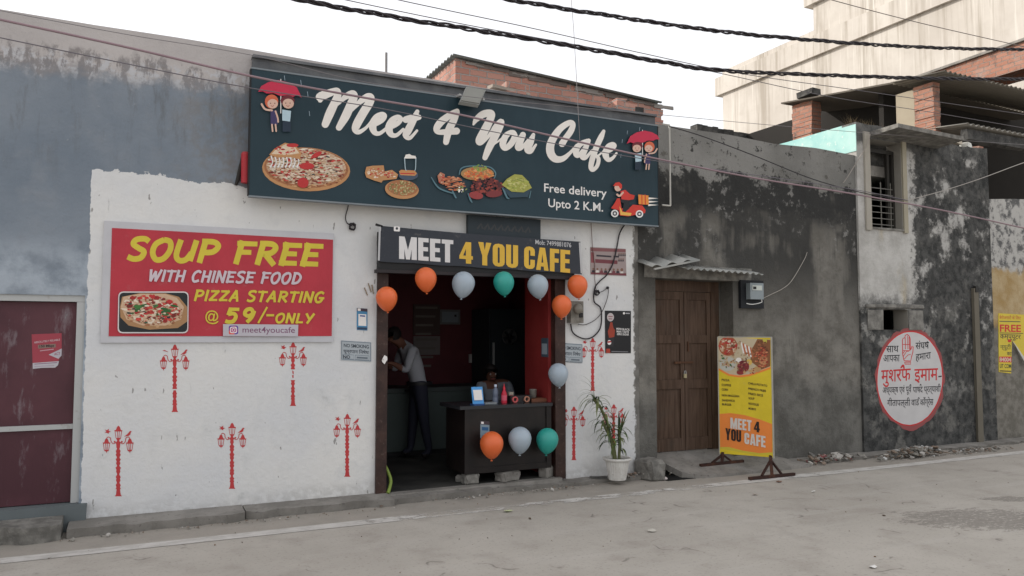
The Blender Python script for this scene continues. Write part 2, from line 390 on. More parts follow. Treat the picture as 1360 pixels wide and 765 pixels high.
def m_dark():
    m = NT('mouldy_cement_plaster', .92, .15); p = m.pos(); x, y, z = m.sep(p)[:3]
    n1 = m.noise(p, .7, 5.); n2 = m.noise(p, 2.6, 8., .7); n3 = m.noise(p, 9., 7., .7); n4 = m.noise(p, 40., 3.); n5 = m.noise(p, 1.3, 6., .6)
    dr = m.noise(m.scale(p, (1, 1, .12)), 1.7, 6., .6); df = m.noise(m.scale(p, (1, 1, .10)), 6., 6., .65)
    c = m.mix(m.st(n2, .32, .68), (.115,.108,.096), (.205,.196,.178))
    c = m.mix(m.M('MULTIPLY', m.st(n5, .46, .62), .6), c, (.235,.222,.198))
    c = m.mix(m.M('MULTIPLY', m.st(n3, .5, .75), .4), c, (.08,.076,.07))
    # damp, soot-black stains: broad soft runs below a ragged black belt
    zt = m.M('ADD', z, m.M('MULTIPLY', m.M('SUBTRACT', n2, .5), .9))
    up = m.st(zt, 1.5, 2.7)
    run = m.M('MULTIPLY', m.st(m.M('ADD', dr, m.M('MULTIPLY', m.M('SUBTRACT', n5, .5), .8)), .39, .53), up)
    belt = m.M('MULTIPLY', m.st(zt, 2.85, 3.2), m.M('SUBTRACT', 1., m.st(m.M('ADD', zt, m.M('MULTIPLY', m.M('SUBTRACT', n3, .5), .5)), 3.52, 3.60)))
    belt = m.M('MULTIPLY', belt, m.st(m.M('ADD', n5, m.M('MULTIPLY', dr, .5)), .46, .62))
    soot = m.M('MAXIMUM', m.M('MULTIPLY', belt, .95), m.M('MULTIPLY', run, .85))
    soot = m.M('MAXIMUM', soot, m.M('MULTIPLY', m.M('MULTIPLY', m.st(df, .56, .68), m.st(z, .8, 2.4)), .7))
    c = m.mix(soot, c, m.mix(n3, (.020,.021,.022), (.045,.045,.044)))
    # low damp tide along the foot and cooler cement rendering there
    c = m.mix(m.M('MULTIPLY', m.M('SUBTRACT', 1., m.st(m.M('ADD', z, m.M('MULTIPLY', n5, .7)), 1.15, 1.5)), .55), c, m.mix(m.st(n2, .4, .6), (.085,.085,.08), (.125,.125,.118)))
    # pale original plaster on top, and clusters of flaked spots in the belt
    topl = m.M('MULTIPLY', m.st(m.M('ADD', zt, m.M('MULTIPLY', m.M('SUBTRACT', n3, .5), .5)), 3.50, 3.60), m.M('SUBTRACT', 1., m.st(n3, .57, .62)))
    c = m.mix(m.M('MULTIPLY', topl, .9), c, m.mix(m.st(n1, .4, .6), (.185,.182,.172), (.26,.255,.242)))
    pt = m.M('MULTIPLY', m.M('MULTIPLY', m.st(z, 2.4, 2.8), m.M('SUBTRACT', 1., m.st(z, 3.4, 3.7))), m.M('MULTIPLY', m.st(n3, .54, .60), m.st(n5, .46, .58)))
    c = m.mix(m.M('MULTIPLY', pt, .7), c, (.25,.245,.235))
    m.base(c); m.bump(m.M('ADD', n3, m.M('ADD', n2, m.M('MULTIPLY', n4, .3))), .03, .6); return m.m
def m_weathered():
    m = NT('flaking_lime_plaster', .92, .15); p = m.pos(); x, y, z = m.sep(p)[:3]
    n1 = m.noise(p, 1.1, 6.); n2 = m.noise(p, 2.8, 8., .7); n3 = m.noise(p, 9., 7., .7); n4 = m.noise(p, 40., 3.)
    dr = m.noise(m.scale(p, (1, 1, .2)), 2.6, 7., .65)
    soot = m.mix(m.st(n3, .35, .65), (.035,.036,.036), (.095,.095,.092)); soot = m.mix(m.M('MULTIPLY', m.st(n2, .48, .64), .6), soot, (.16,.155,.145))
    lime = m.mix(m.st(n2, .35, .65), (.38,.37,.35), (.52,.51,.49))
    yel = m.M('MULTIPLY', m.st(dr, .5, .62), m.M('MULTIPLY', m.st(x, 9.15, 9.35), m.M('SUBTRACT', 1., m.st(x, 9.6, 9.8))))
    lime = m.mix(m.M('MULTIPLY', yel, .7), lime, (.42,.33,.17))
    # lime shows: strip under the window, and worn patches higher on the right
    under = m.M('MULTIPLY', m.M('SUBTRACT', 1., m.st(m.M('ADD', x, m.M('MULTIPLY', m.M('SUBTRACT', n3, .5), .7)), 9.85, 9.98)), m.st(m.M('ADD', z, m.M('MULTIPLY', m.M('SUBTRACT', n2, .5), .7)), 1.95, 2.2))
    worn = m.M('MULTIPLY', m.st(m.M('ADD', m.M('MULTIPLY', n2, .7), m.M('MULTIPLY', n1, .6)), .68, .78), m.st(z, .5, 1.4))
    low = m.M('MULTIPLY', m.st(n2, .52, .62), m.M('SUBTRACT', 1., m.st(z, 1.6, 2.1)))
    c = m.mix(m.M('MAXIMUM', under, m.M('MULTIPLY', worn, .8)), soot, lime)
    c = m.mix(m.M('MULTIPLY', low, .75), c, (.17,.165,.152))
    c = m.mix(m.M('MULTIPLY', m.st(m.M('ADD', dr, m.M('MULTIPLY', n3, .3)), .74, .82), .7), c, (.04,.04,.04))
    c = m.mix(m.M('MULTIPLY', m.st(m.M('ADD', z, m.M('MULTIPLY', n3, .2)), 4.26, 4.36), .9), c, soot)
    m.base(c); m.bump(m.M('ADD', n3, m.M('ADD', n2, m.M('MULTIPLY', n4, .3))), .03, .7); return m.m
def m_yellow():
    m = NT('ochre_stained_plaster', .92, .15); p = m.pos(); x, y, z = m.sep(p)[:3]
    n2 = m.noise(p, 2.2, 8., .7); n3 = m.noise(p, 8., 7., .7)
    c = m.mix(m.st(n2, .35, .65), (.34,.23,.10), (.46,.36,.22))
    lo = m.M('SUBTRACT', 1., m.st(m.M('ADD', z, m.M('MULTIPLY', m.M('SUBTRACT', n2, .5), .8)), 1.55, 1.75))
    c = m.mix(lo, c, m.mix(m.st(n3, .4, .6), (.15,.14,.12), (.22,.205,.18)))
    hi = m.st(m.M('ADD', z, m.M('MULTIPLY', m.M('SUBTRACT', n2, .5), .5)), 2.55, 2.65)
    c = m.mix(hi, c, m.mix(m.st(m.M('ADD', n3, m.M('MULTIPLY', n2, .4)), .6, .75), (.12,.12,.12), (.44,.43,.41)))
    m.base(c); m.bump(m.M('ADD', n3, n2), .03, .6); return m.m
def m_brick(name, a, b, mortar, rough=.9, sc=1.):
    m = NT(name, rough, .15); p = m.pos(); x, y, z = m.sep(p)[:3]
    nz = m.noise(p, 3., 5.); n3 = m.noise(p, 22., 5.)
    wob = m.M('MULTIPLY', m.M('SUBTRACT', m.noise(p, 6., 3.), .5), .035)
    vec = m.comb(m.M('ADD', m.M('ADD', x, y), wob), m.M('ADD', z, wob), 0.)
    q = m.n('TexBrick'); m.put(q.inputs['Vector'], vec); q.inputs['Scale'].default_value = 1.
    q.inputs['Brick Width'].default_value = .235*sc; q.inputs['Row Height'].default_value = .082*sc; q.inputs['Mortar Size'].default_value = .008
    q.inputs['Mortar Smooth'].default_value = .35; q.inputs['Bias'].default_value = 0.
    m.put(q.inputs['Color1'], a); m.put(q.inputs['Color2'], b); m.put(q.inputs['Mortar'], mortar)
    c = m.mix(m.M('MULTIPLY', m.st(nz, .5, .75), .45), q.outputs['Color'], (.33,.31,.29))
    c = m.mix(m.M('MULTIPLY', m.st(n3, .55, .8), .5), c, (.12,.09,.075))
    c = m.mix(m.M('MULTIPLY', m.st(m.noise(p, 1.6, 6., .7), .56, .66), .6), c, (.10,.085,.08))
    m.base(c); m.bump(m.M('ADD', m.M('MULTIPLY', q.outputs['Fac'], -1.), m.M('MULTIPLY', n3, .45)), .02, .9); return m.m
def m_tall():
    m = NT('streaked_raw_plaster', .9, .15); p = m.pos()
    n1 = m.noise(p, .5, 6.); n2 = m.noise(p, 2.5, 7.)
    d1 = m.noise(m.scale(p, (1.4, 1.4, .07)), 2.4, 6., .65); d2 = m.noise(m.scale(p, (1.4, 1.4, .05)), 6., 6., .65)
    c = m.mix(m.st(n1, .3, .7), (.46,.425,.385), (.56,.525,.48))
    c = m.mix(m.M('MULTIPLY', m.st(n2, .5, .8), .35), c, (.38,.345,.30))
    c = m.mix(m.M('MULTIPLY', m.st(d1, .48, .66), .6), c, (.27,.235,.19))
    c = m.mix(m.M('MULTIPLY', m.st(d2, .56, .66), .55), c, (.66,.63,.58))
    m.base(c); m.bump(n2, .01, .5); return m.m
def m_wood():
    m = NT('old_door_wood', .7, .25); p = m.pos(); n1 = m.noise(m.scale(p, (9, 9, .7)), 3., 7.); n2 = m.noise(p, 2., 6.)
    c = m.mix(m.st(n1, .3, .7), (.055,.032,.021), (.105,.066,.046)); c = m.mix(m.M('MULTIPLY', m.st(n2, .5, .7), .5), c, (.07,.056,.045))
    m.base(c); m.bump(n1, .004, .5); return m.m
def m_purple():
    m = NT('scuffed_maroon_sheet', .55, .35); p = m.pos(); n2 = m.noise(m.scale(p, (2.2, 1, .55)), 3.2, 8., .7); n3 = m.noise(m.scale(p, (1, 1, .5)), 8., 6.); n1 = m.noise(p, 1.2, 5.)
    c = m.mix(m.st(n1, .35, .65), (.060,.018,.026), (.092,.030,.040))
    c = m.mix(m.M('MULTIPLY', m.st(m.M('ADD', m.M('MULTIPLY', n2, .7), m.M('MULTIPLY', n3, .4)), .61, .70), .42), c, (.25,.22,.24))
    c = m.mix(m.M('MULTIPLY', m.st(n2, .68, .74), .7), c, (.30,.38,.38))
    m.base(c); m.bump(n2, .006, .5); return m.m
def m_tin():
    m = NT('weathered_tin', .6, .4); m.b.inputs['Metallic'].default_value = .3; p = m.pos(); n1 = m.noise(p, 4., 7.)
    c = m.mix(m.st(n1, .35, .6), (.26,.27,.26), (.36,.36,.34)); c = m.mix(m.st(n1, .62, .75), c, (.14,.11,.09)); m.base(c); m.bump(n1, .004, .4); return m.m

MROAD = m_road(); MCAFE = m_cafewall(); MDARK = m_dark(); MWEA = m_weathered(); MYEL = m_yellow(); MTALL = m_tall(); MWOOD = m_wood(); MPUR = m_purple(); MTIN = m_tin()
MBRICK = m_brick('old_red_brick', (.38,.19,.15), (.47,.26,.21), (.34,.31,.29))
MBRICK2 = m_brick('raw_red_brick', (.32,.15,.105), (.39,.205,.15), (.29,.24,.21))
MSLAB = mottled('worn_cement_slab', (.18,.17,.155), (.27,.255,.235), 4., .92, .012, (.12,.11,.10))
MSTONE = mottled('broken_concrete', (.13,.125,.115), (.25,.24,.22), 9., .95, .02)
MBLACKEN = mottled('black_weathered_plaster', (.03,.03,.03), (.09,.088,.083), 5., .95, .02, (.15,.145,.135))
MTURQ = mottled('turquoise_limewash', (.30,.55,.53), (.42,.63,.59), 3., .9, .006, (.60,.68,.63))
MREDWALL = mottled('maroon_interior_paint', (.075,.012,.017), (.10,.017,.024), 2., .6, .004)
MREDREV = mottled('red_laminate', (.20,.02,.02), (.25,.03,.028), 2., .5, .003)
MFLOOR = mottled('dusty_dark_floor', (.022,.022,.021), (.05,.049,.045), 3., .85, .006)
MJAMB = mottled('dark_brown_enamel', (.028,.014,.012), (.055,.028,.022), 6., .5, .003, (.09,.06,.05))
MDKGREY = mottled('sooty_grey_paint', (.10,.105,.115), (.155,.16,.165), 5., .85, .01)
MRUST = metal('rusty_iron', (.10,.05,.03), .75, (.18,.08,.04))
MSTEEL = metal('painted_steel', (.42,.43,.43), .5, (.22,.18,.15), .6)
MWIRE = C(40, 36, 40, .5); MWIRE2 = C(128, 108, 114, .5); MBLACK = C(24, 24, 26, .5); MWHITE = C(205, 205, 203, .5)

# ================================================================== the ground
g = MB(); g.face([(-300,-300,0),(300,-300,0),(300,300,0),(-300,300,0)], MROAD); struct('road', g)
# painted edge line, worn through in places
def m_line():
    m = NT('worn_road_paint', .8); p = m.pos(); x, y, z = m.sep(p)[:3]
    n = m.noise(m.scale(p, (1, 2, 1)), 5., 7., .7); nl = m.noise(p, .7, 3.)
    m.base(m.mix(m.st(n, .4, .6), (.50,.48,.45), (.62,.60,.57)))
    mid = m.M('MULTIPLY', m.st(x, 1.3, 2.4), m.M('SUBTRACT', 1., m.st(x, 5.2, 6.3)))
    al = m.M('MULTIPLY', m.st(m.M('SUBTRACT', m.M('ADD', m.M('MULTIPLY', n, .8), m.M('MULTIPLY', nl, .3)), m.M('MULTIPLY', mid, .16)), .34, .48), .9)
    m.put(m.b.inputs['Alpha'], al); return m.m
ML = m_line(); g = MB()
for k in range(40):
    xa = -6+k*.7; g.face([(xa,-.86,.004),(xa+.7,-.86,.004),(xa+.7,-.70-.01*math.sin(k),.004),(xa,-.70-.01*math.sin(k-1),.004)], ML)
struct('road_marking', g)
# low cement pavement along the white wall: a row of slabs with a broken front edge
def slab(mb, x0, x1, yf, yb, zt, m, seed, wob=.03, zb=-.05):
    rnd = random.Random(seed); n = max(3, int((x1-x0)/.12)); top = []; 
    fr = [(x0+(x1-x0)*k/n, yf+rnd.uniform(-wob, wob), zt+rnd.uniform(-.008,.006)) for k in range(n+1)]
    for k in range(n):
        a, b = fr[k], fr[k+1]
        mb.mesh([(a[0],yb,zt+.012),(b[0],yb,zt+.012),b,a,(b[0],b[1]+.03,zb),(a[0],a[1]+.03,zb)], [(3,2,1,0),(3,5,4,2)], m)
    for a, sg in ((fr[0],1),(fr[-1],-1)):
        mb.face([(a[0],yb,zt+.012), a, (a[0],a[1]+.03,zb), (a[0],yb,zb)], m)
g = MB(); slab(g, -.42, .92, -.29, .0, .075, MSLAB, 1); slab(g, .93, 2.25, -.26, .0, .07, MSLAB, 2); slab(g, 2.26, 3.3, -.22, .2, .062, MSLAB, 4, .02); slab(g, 3.31, 5.22, -.17, .2, .045, MSLAB, 5, .035)
struct('pavement', g)
g = MB(); slab(g, 7.1, 16., -.22, .0, .035, MSLAB, 8, .06); struct('footpath', g)

# ================================================================== the cafe building
cafe = Thing('cafe_building', 'low cafe building with whitewashed front, grey blue upper wall and dark open shopfront', 'building', (2.2, 0, 0))
DX0, DX1, DZ0, DZ1 = -2.05, -.36, .22, 1.93
b = MB(); wall(b, -6, 5.22, -.05, 4.2, 0, .23, MCAFE, [(DX0, DX1, -.06, DZ1), (2.2, 4.17, -.06, 2.42)], None, lambda x: 4.245-.012*x+.003*math.sin(3*x)+.003*math.sin(7.3*x))
fw_ = cafe.part('front_wall', b)
b = MB()
b.box((-6, .232, 3.75), (5.2, 7, 3.9), MSLAB); b.box((5.02,.232,-.05),(5.2,6.9,3.748),MCAFE); b.box((-6,.232,-.05),(-5.8,6.9,3.748),MCAFE); b.box((-6,6.9,-.05),(5.2,7.05,3.748),MCAFE)
cafe.part('roof_slab', b)
b = MB()      # interior room
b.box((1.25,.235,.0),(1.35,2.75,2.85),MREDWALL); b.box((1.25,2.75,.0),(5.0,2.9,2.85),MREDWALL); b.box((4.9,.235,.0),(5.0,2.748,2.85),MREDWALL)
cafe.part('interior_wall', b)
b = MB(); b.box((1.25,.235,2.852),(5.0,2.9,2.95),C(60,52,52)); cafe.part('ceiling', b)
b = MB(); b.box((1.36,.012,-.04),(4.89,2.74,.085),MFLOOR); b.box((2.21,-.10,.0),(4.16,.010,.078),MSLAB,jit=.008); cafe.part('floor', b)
b = MB()
b.box((2.14,-.035,.06),(2.245,.15,2.45),MJAMB); cafe.part('door_jamb', b)
b = MB(); b.box((4.11,-.035,.06),(4.235,.06,2.45),MJAMB); cafe.part('door_jamb', b)
b = MB(); b.box((2.247,.0,2.29),(4.108,.12,2.45),MJAMB); cafe.part('lintel', b)
b = MB(); b.box((4.075,.062,.09),(4.17,.62,2.286),MREDREV); cafe.part('red_side_panel', b)
b = MB()      # parapet strip behind the banner
b.box((.93,-.045,3.9),(5.45,-.003,4.145),MDKGREY); b.box((.93,-.075,4.147),(5.45,.2,4.175),MDKGREY,jit=.006); cafe.part('parapet', b)
# side door
sx = DX1
b = MB(); 
for a in (((DX0,.02,DZ0),(DX0+.06,.10,DZ1-.055)),((sx-.06,.02,DZ0),(sx,.10,DZ1-.055)),((DX0,.02,DZ1-.053),(sx,.10,DZ1))): b.box(*a, MSTEEL)
dfm = cafe.part('door_frame', b)
b = MB(); b.box((DX0+.062,.07,DZ0+.003),(sx-.062,.095,DZ1-.057),MPUR)
dl = cafe.part('metal_door', b, label='scuffed maroon sheet metal door with a pale middle rail')
b = MB(); zr = F(50,569).z; b.box((DX0+.062,.045,zr-.02),(sx-.062,.068,zr+.02),MSTEEL); cafe.part('rail', b, dl)
b = MB(); b.box((DX0-.1,-.05,.0),(sx+.06,.10,DZ0-.004),C(88,94,96,.9),jit=.006); cafe.part('threshold', b)
b = MB(); slab(b, -2.6, -.46, -.34, -.055, .13, MSTONE, 12, .05); sp = single('door_step', b, 'broken concrete step slab below the maroon side door', 'step', (-1.5,-.2,0))

# ---------- painted lamp post stencils on the wall (parts of the wall)
PW = Plane((0,0,0),(1,0,0)); MRED = C(178,62,64,.8,1.5)
def stencil(cx, ytop, ybase, i):
    PW.h = .001; b = MB(); k = (ybase-ytop)/643.; ox, oy = cx-197*k, ytop-62*k
    P = lambda pts: [(ox+x*k, oy+y*k) for x, y in pts]
    rnd = random.Random(i)
    post = []; y = 165; L = []; Rr = []
    while y < 640:
        wd = 15+4*math.sin(y*.16)+(5 if (y//40) % 2 else 0)+rnd.uniform(-2,2)
        L.append((197-wd, y)); Rr.append((197+wd, y)); y += 11
    L.append((182,640)); L.append((176,690)); L.append((165,706)); Rr.append((214,640)); Rr.append((220,690)); Rr.append((232,706))
    gap = {0: (484,494), 1: (330,430)}.get(i, None)
    def seg(a, c):
        l = [p for p in L if a <= p[1] <= c]; r_ = [p for p in Rr if a <= p[1] <= c]
        if len(l) > 1: PW.poly(b, P(l+r_[::-1]), MRED)
    if gap: seg(0, gap[0]); seg(gap[1], 800); 
    else: seg(0, 800)
    if i == 1: PW.poly(b, P([(190,340),(204,350),(206,380),(192,372)]), MRED); PW.poly(b, P([(188,390),(203,386),(205,415),(194,422)]), MRED)
    def lantern(x, y, s=1.):
        q = lambda pts: P([(x+a*s, y+c*s) for a, c in pts])
        PW.poly(b, q([(-38,-20),(38,-20),(34,-8),(-34,-8)]), MRED); PW.poly(b, q([(-12,-52),(0,-62),(12,-52),(24,-20),(-24,-20)]), MRED)
        for a0, a1 in ((-32,-22),(-10,-6),(8,5),(30,20)): PW.stroke(b, P([(x+a0*s,y-8*s)])[0:1] and [(*P([(x+a0*s,y-8*s)])[0],5.5*k),(*P([(x+a1*s,y+55*s)])[0],5.5*k)], MRED, smooth=False, caps=False)
        PW.poly(b, q([(-26,52),(24,52),(16,66),(-16,66)]), MRED)
    lantern(199, 112, 1.)
    for sx_ in (-1, 1):
        x = 197+sx_*108
        lantern(x, 225, .95)
        PW.poly(b, P([(x-20,278),(x+20,278),(x+4,292),(x,306),(x-4,292)]), MRED)
        a = [(197+sx_*16,205),(197+sx_*45,218),(197+sx_*66,195),(197+sx_*72,165),(197+sx_*95,155),(197+sx_*110,172)]
        PW.stroke(b, [(*P([p])[0], 6.5*k) for p in a], MRED)
        PW.ell(b, P([(197+sx_*33,200)])[0], 9*k, 9*k, MRED, 10)
    PW.poly(b, P([(252,153),(290,120),(305,100),(318,100),(322,106),(314,112),(308,135),(290,146),(272,148)]), MRED)      # perched bird
    if i == 0: PW.poly(b, P([(78,110),(98,104),(130,120),(136,126),(104,116)]), MRED)
    else: PW.poly(b, P([(72,85),(92,92),(112,78),(108,98),(130,104),(112,112),(108,124),(92,116),(70,112),(88,104)]), MRED)
    return b
spots = [(232,459,547,'faded'),(389,456,539,'flaking'),(157,567,659,''),(308,563,649,''),(461,551,633,''),(787,450,519,''),(762,541,611,''),(815,538,606,'')]
for i, (cx, a, c, t) in enumerate(spots):
    o = cafe.part('lamp_post_stencil', stencil(cx, a, c, i), fw_)

# ================================================================== the dark plastered house
dk = Thing('plaster_house', 'low house with black mouldy cement front and brown double door', 'building', (7, 0, 0))
b = MB(); zt_ = lambda x: 4.09-.012*(x-5.2)+.012*math.sin(4*x)+.008*math.sin(11*x)
wall(b, 5.222, 8.8, -.05, 4.08, .0, .23, MDARK, [(5.46, 6.62, -.06, 2.26)], None, zt_); dk.part('front_wall', b)
b = MB(); b.box((5.222,.232,-.05),(5.45,.5,2.5),MDARK); b.box((6.60,.232,-.05),(6.8,.5,2.5),MDARK); b.box((5.45,.232,2.262),(6.60,.5,2.5),MDARK); dk.part('door_recess', b)
DRX = F(943,480,.26).x; b = MB(); b.box((5.47,.233,2.13),(6.598,.30,2.262),MWOOD); b.box((5.452,.233,.2),(5.50,.30,2.128),MWOOD); b.box((DRX+.004,.233,.2),(6.598,.30,2.128),MWOOD); dk.part('door_frame', b)
xm = F(908,480,.26).x
for (xa, xb_) in ((5.502, xm-.004), (xm+.004, DRX)):
    b = MB(); y0 = .262; b.box((xa,y0,.21),(xb_,y0+.03,2.125),MWOOD)
    for (za, zc) in ((.21,.36),(.95,1.06),(1.50,1.60),(2.03,2.125)): b.box((xa+.058,y0-.018,za),(xb_-.058,y0-.001,zc),MWOOD)
    for u in (xa, xb_-.057): b.box((u,y0-.0185,.21),(u+.057,y0-.001,2.125),MWOOD)
    lf = dk.part('door_leaf', b)
    b = MB()
    if xa < 5.6:
        b.box((xm-.16,.225,1.255),(xm+.12,.243,1.28),MRUST); b.box((xm-.03,.214,1.08),(xm+.01,.236,1.13),C(150,140,110,.4)); b.tube([(xm-.025,.222,1.13),(xm-.02,.222,1.165),(xm,.222,1.165),(xm+.005,.222,1.13)],.005,MSTEEL)
        dk.part('latch', b, lf)
    else:
        b.box((xa+.04,.228,1.40),(xa+.055,.243,1.52),MRUST); dk.part('handle', b, lf)
b = MB(); b.box((-1,3.2,0),(8.8,3.35,4.25),MDARK) if False else b.box((5.222,.232,3.75),(8.8,6.9,3.88),MSLAB); dk.part('roof_slab', b)
b = MB(); b.box((5.30,-.02,2.262),(6.9,-.002,2.42),MSTONE,jit=.008); dk.part('lintel', b)
# loose tin sheets over the door
def corr(mb, p0, ux, uy, n, amp, m, th=.004, per=8):
    p0 = Vector(p0); ux = Vector(ux); uy = Vector(uy); nn = ux.cross(uy).normalized(); k = n*per
    A = [p0+ux*(i/k)+nn*amp*math.sin(2*math.pi*i/per) for i in range(k+1)]
    pts = A+[a+uy for a in A]+[a-nn*th for a in A]+[a+uy-nn*th for a in A]; q = k+1
    fs = []
    for i in range(k): fs += [(i,i+1,q+i+1,q+i),(2*q+i+1,2*q+i,3*q+i,3*q+i+1),(i,2*q+i,2*q+i+1,i+1),(q+i+1,3*q+i+1,3*q+i,q+i)]
    mb.mesh(pts, fs, m, True)
b = MB(); a0 = F(931,357,-.28); a1 = F(1014,364,-.28)
corr(b, (a0.x-.25,-.28,a0.z), (a1.x-a0.x+.25,0,-.03), (0,.31,.07), 13, .012, MTIN)
single('tin_canopy', b, 'small wavy tin canopy sheet fixed over the brown door', 'canopy', (a0.x,-.02,a0.z))
b = MB(); c0 = F(866,352,-.3); c1 = F(928,342,-.3)
corr(b, (c0.x,-.30,c0.z-.02), (c1.x-c0.x,0,c1.z-c0.z), (0,.3,.09), 3, .018, MTIN)
b.bar((c0.x+.02,-.31,c0.z-.045),(c1.x,-.31,c1.z-.03),.02,MTIN)
single('gutter_sheet', b, 'bent pale tin sheet tilted above the left half of the brown door', 'canopy', (c0.x,0,c0.z))
# door platform over the drain
RPO = Vector((6,-.45,.02)); RPN = Vector((0,-.26,1)).normalized()
def ramp(px, py): d = ray(px, py); return CAM + d*((RPO-CAM).dot(RPN)/d.dot(RPN))
b = MB(); RP_ = [ramp(*p) for p in ((866,601),(962,595.5),(1000,601),(1036,607),(1078,616),(1040,622),(1000,626),(965,629.5),(935,631.5),(920,630),(906,627),(890,619),(877,612),(858,606))]
b.prism(RP_, (0,0,-.07), MSLAB); single('door_platform', b, 'sloping grey concrete slab in front of the brown double door', 'platform', (6.2,-.2,0))
def stone(mb, c, sz, m, seed, rz=0.):
    rnd = random.Random(seed); bm = bmesh.new(); bmesh.ops.create_cube(bm, size=1.)
    bmesh.ops.bevel(bm, geom=bm.edges[:], offset=.16, segments=1, affect='EDGES'); bmesh.ops.subdivide_edges(bm, edges=bm.edges[:], cuts=1, use_grid_fill=True)
    mt = Matrix.Rotation(rz, 3, 'Z')
    for v in bm.verts: v.co = mt @ Vector(((v.co.x+rnd.uniform(-.05,.05))*sz[0], (v.co.y+rnd.uniform(-.05,.05))*sz[1], (v.co.z+rnd.uniform(-.05,.05))*sz[2]))+Vector(c)
    bm.verts.index_update(); mb.mesh([v.co.copy() for v in bm.verts], [[v.index for v in f.verts] for f in bm.faces], m); bm.free()
for i_, (c, sz_, lb) in enumerate((((5.235,-.16,.10),(.22,.34,.26),'rough grey masonry block between the flower pot and the sloping slab'),((5.50,.12,.03),(.3,.2,.14),'flat dark stone under the left edge of the sloping slab'))):
    b = MB(); stone(b, c, sz_, MSTONE, 50+i_); single('stone_block', b, lb, 'stone', (c[0],c[1],0))
# drain hole: its deep shade painted as a flat near-black sheet on the road
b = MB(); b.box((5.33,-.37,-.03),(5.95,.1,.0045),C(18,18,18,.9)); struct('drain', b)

# electric meter on a black board
mt = Thing('electric_meter', 'grey electric meter on a black board beside the brown door', 'meter', F(997,388,-.02))
q = F(981,372,-.01); q2 = F(1012,410,-.01)
b = MB(); b.box((q.x,-.045,q2.z),(q2.x,-.003,q.z),C(26,28,32,.7)); mt.part('backboard', b)
m0 = F(991,376,-.05); m1 = F(1009,398,-.05)
b = MB(); b.box((m0.x,-.12,m1.z),(m1.x,-.047,m0.z),C(120,128,132,.5)); b.box((m0.x+.03,-.126,m0.z-.09),(m1.x-.03,-.1202,m0.z-.03),C(170,175,170,.3)); b.box((m0.x+.04,-.128,m0.z-.078),(m0.x+.09,-.1262,m0.z-.045),MBLACK); mt.part('meter_body', b)
b = MB(); b.tube(catmull([(m1.x-.02,-.08,m1.z+.02),(m1.x+.03,-.05,m1.z-.03),(m1.x-.12,-.05,m1.z-.06),(m0.x,-.05,m1.z-.05)]),.006,MWHITE); mt.part('cable', b)
b = MB(); W_ = [F(x,y,-.03) for x,y in ((1010,398),(1022,392),(1040,383),(1052,372),(1068,345),(1072,335))]; b.tube(catmull(W_),.004,C(150,145,138))
single('service_wire', b, 'thin pale wire curving up the dark wall from the electric meter', 'wire', W_[0])

# drain pipe at the banner's right end
b = MB(); p0 = F(889,166,-.06); p1 = F(887,273,-.06); b.tube([p0,(p0.x,p0.y,p1.z)],.011,C(170,168,162,.6)); b.tube([(p0.x,p0.y,p1.z),(p0.x-.12,p0.y,p1.z)],.010,C(170,168,162,.6)); b.tube([p0,(p0.x-.1,p0.y,p0.z+.0)],.010,C(170,168,162,.6))
single('pipe', b, 'thin pale vertical pipe just right of the big banner', 'pipe', p1)

# ================================================================== the weathered house on the right
we = Thing('weathered_house', 'weathered house with black streaked lime plaster, small barred upper window and painted notice', 'building', (10.2, 0, 0))
WX0, WX1, WZ0, WZ1 = F(1156,300,-.03).x, F(1199,300,-.03).x, F(1180,303,-.03).z, F(1180,199,-.03).z+.12
VX0, VX1, VZ0, VZ1 = F(1173,430,-.03).x, F(1206,430,-.03).x, F(1190,438,-.03).z, F(1190,411,-.03).z
wt = lambda x: 4.49-.03*(x-8.8)+.02*math.sin(5*x)+.012*math.sin(13*x)
b = MB(); wall(b, 8.802, 11.62, -.05, 4.47, -.03, .2, MWEA, [(WX0,WX1,WZ0,WZ1),(VX0,VX1,VZ0,VZ1)], C(150,146,138,.9,1.2), wt)
ww = we.part('front_wall', b)
b = MB(); b.box((8.792,-.034,4.10),(8.801,.2,4.47),MTURQ); we.part('wall_end', b)
b = MB(); b.box((8.802,.203,3.85),(11.62,6.5,4.0),MSLAB); we.part('roof_slab', b)
b = MB()
# side parapet seen over the lower roof: its top drops towards the back
zz = [(.202,4.50),(1.2,4.50),(2.6,4.52),(4.4,4.50)]
for (ya, za), (yb, zb_) in zip(zz[:-1], zz[1:]):
    b.mesh([(8.80,ya,3.0),(8.80,yb,3.0),(8.80,yb,zb_),(8.80,ya,za),(8.95,ya,3.0),(8.95,yb,3.0),(8.95,yb,zb_),(8.95,ya,za)],[(0,1,2,3),(7,6,5,4),(3,2,6,7)],MTURQ)
b.face([(8.8,4.4,3),(8.95,4.4,3),(8.95,4.4,4.5),(8.8,4.4,4.5)],MTURQ)
we.part('side_parapet', b)
b = MB(); b.box((8.97,.21,4.001),(11.6,.35,4.30),MBLACKEN,jit=.01) ; we.part('parapet_back', b)
b = MB(); b.box((8.806,.21,0),(8.95,6.4,2.99),MSLAB); b.box((11.45,.21,0),(11.62,6.4,3.84),MSLAB); b.box((8.96,1.6,0),(11.44,1.7,3.84),C(40,40,40,.9)); we.part('inner_wall', b)
b = MB(); l0 = F(1192,171,-.45)
b.mesh([(9.08,-.033,4.33),(10.45,-.033,4.30),(10.45,-.45,4.33),(9.10,-.45,4.36),(9.08,-.033,4.40),(10.45,-.033,4.37),(10.45,-.45,4.385),(9.10,-.45,4.415)],[(3,2,1,0),(4,5,6,7),(0,1,5,4),(1,2,6,5),(2,3,7,6),(3,0,4,7)],MSTONE); we.part('ledge', b)
b = MB()
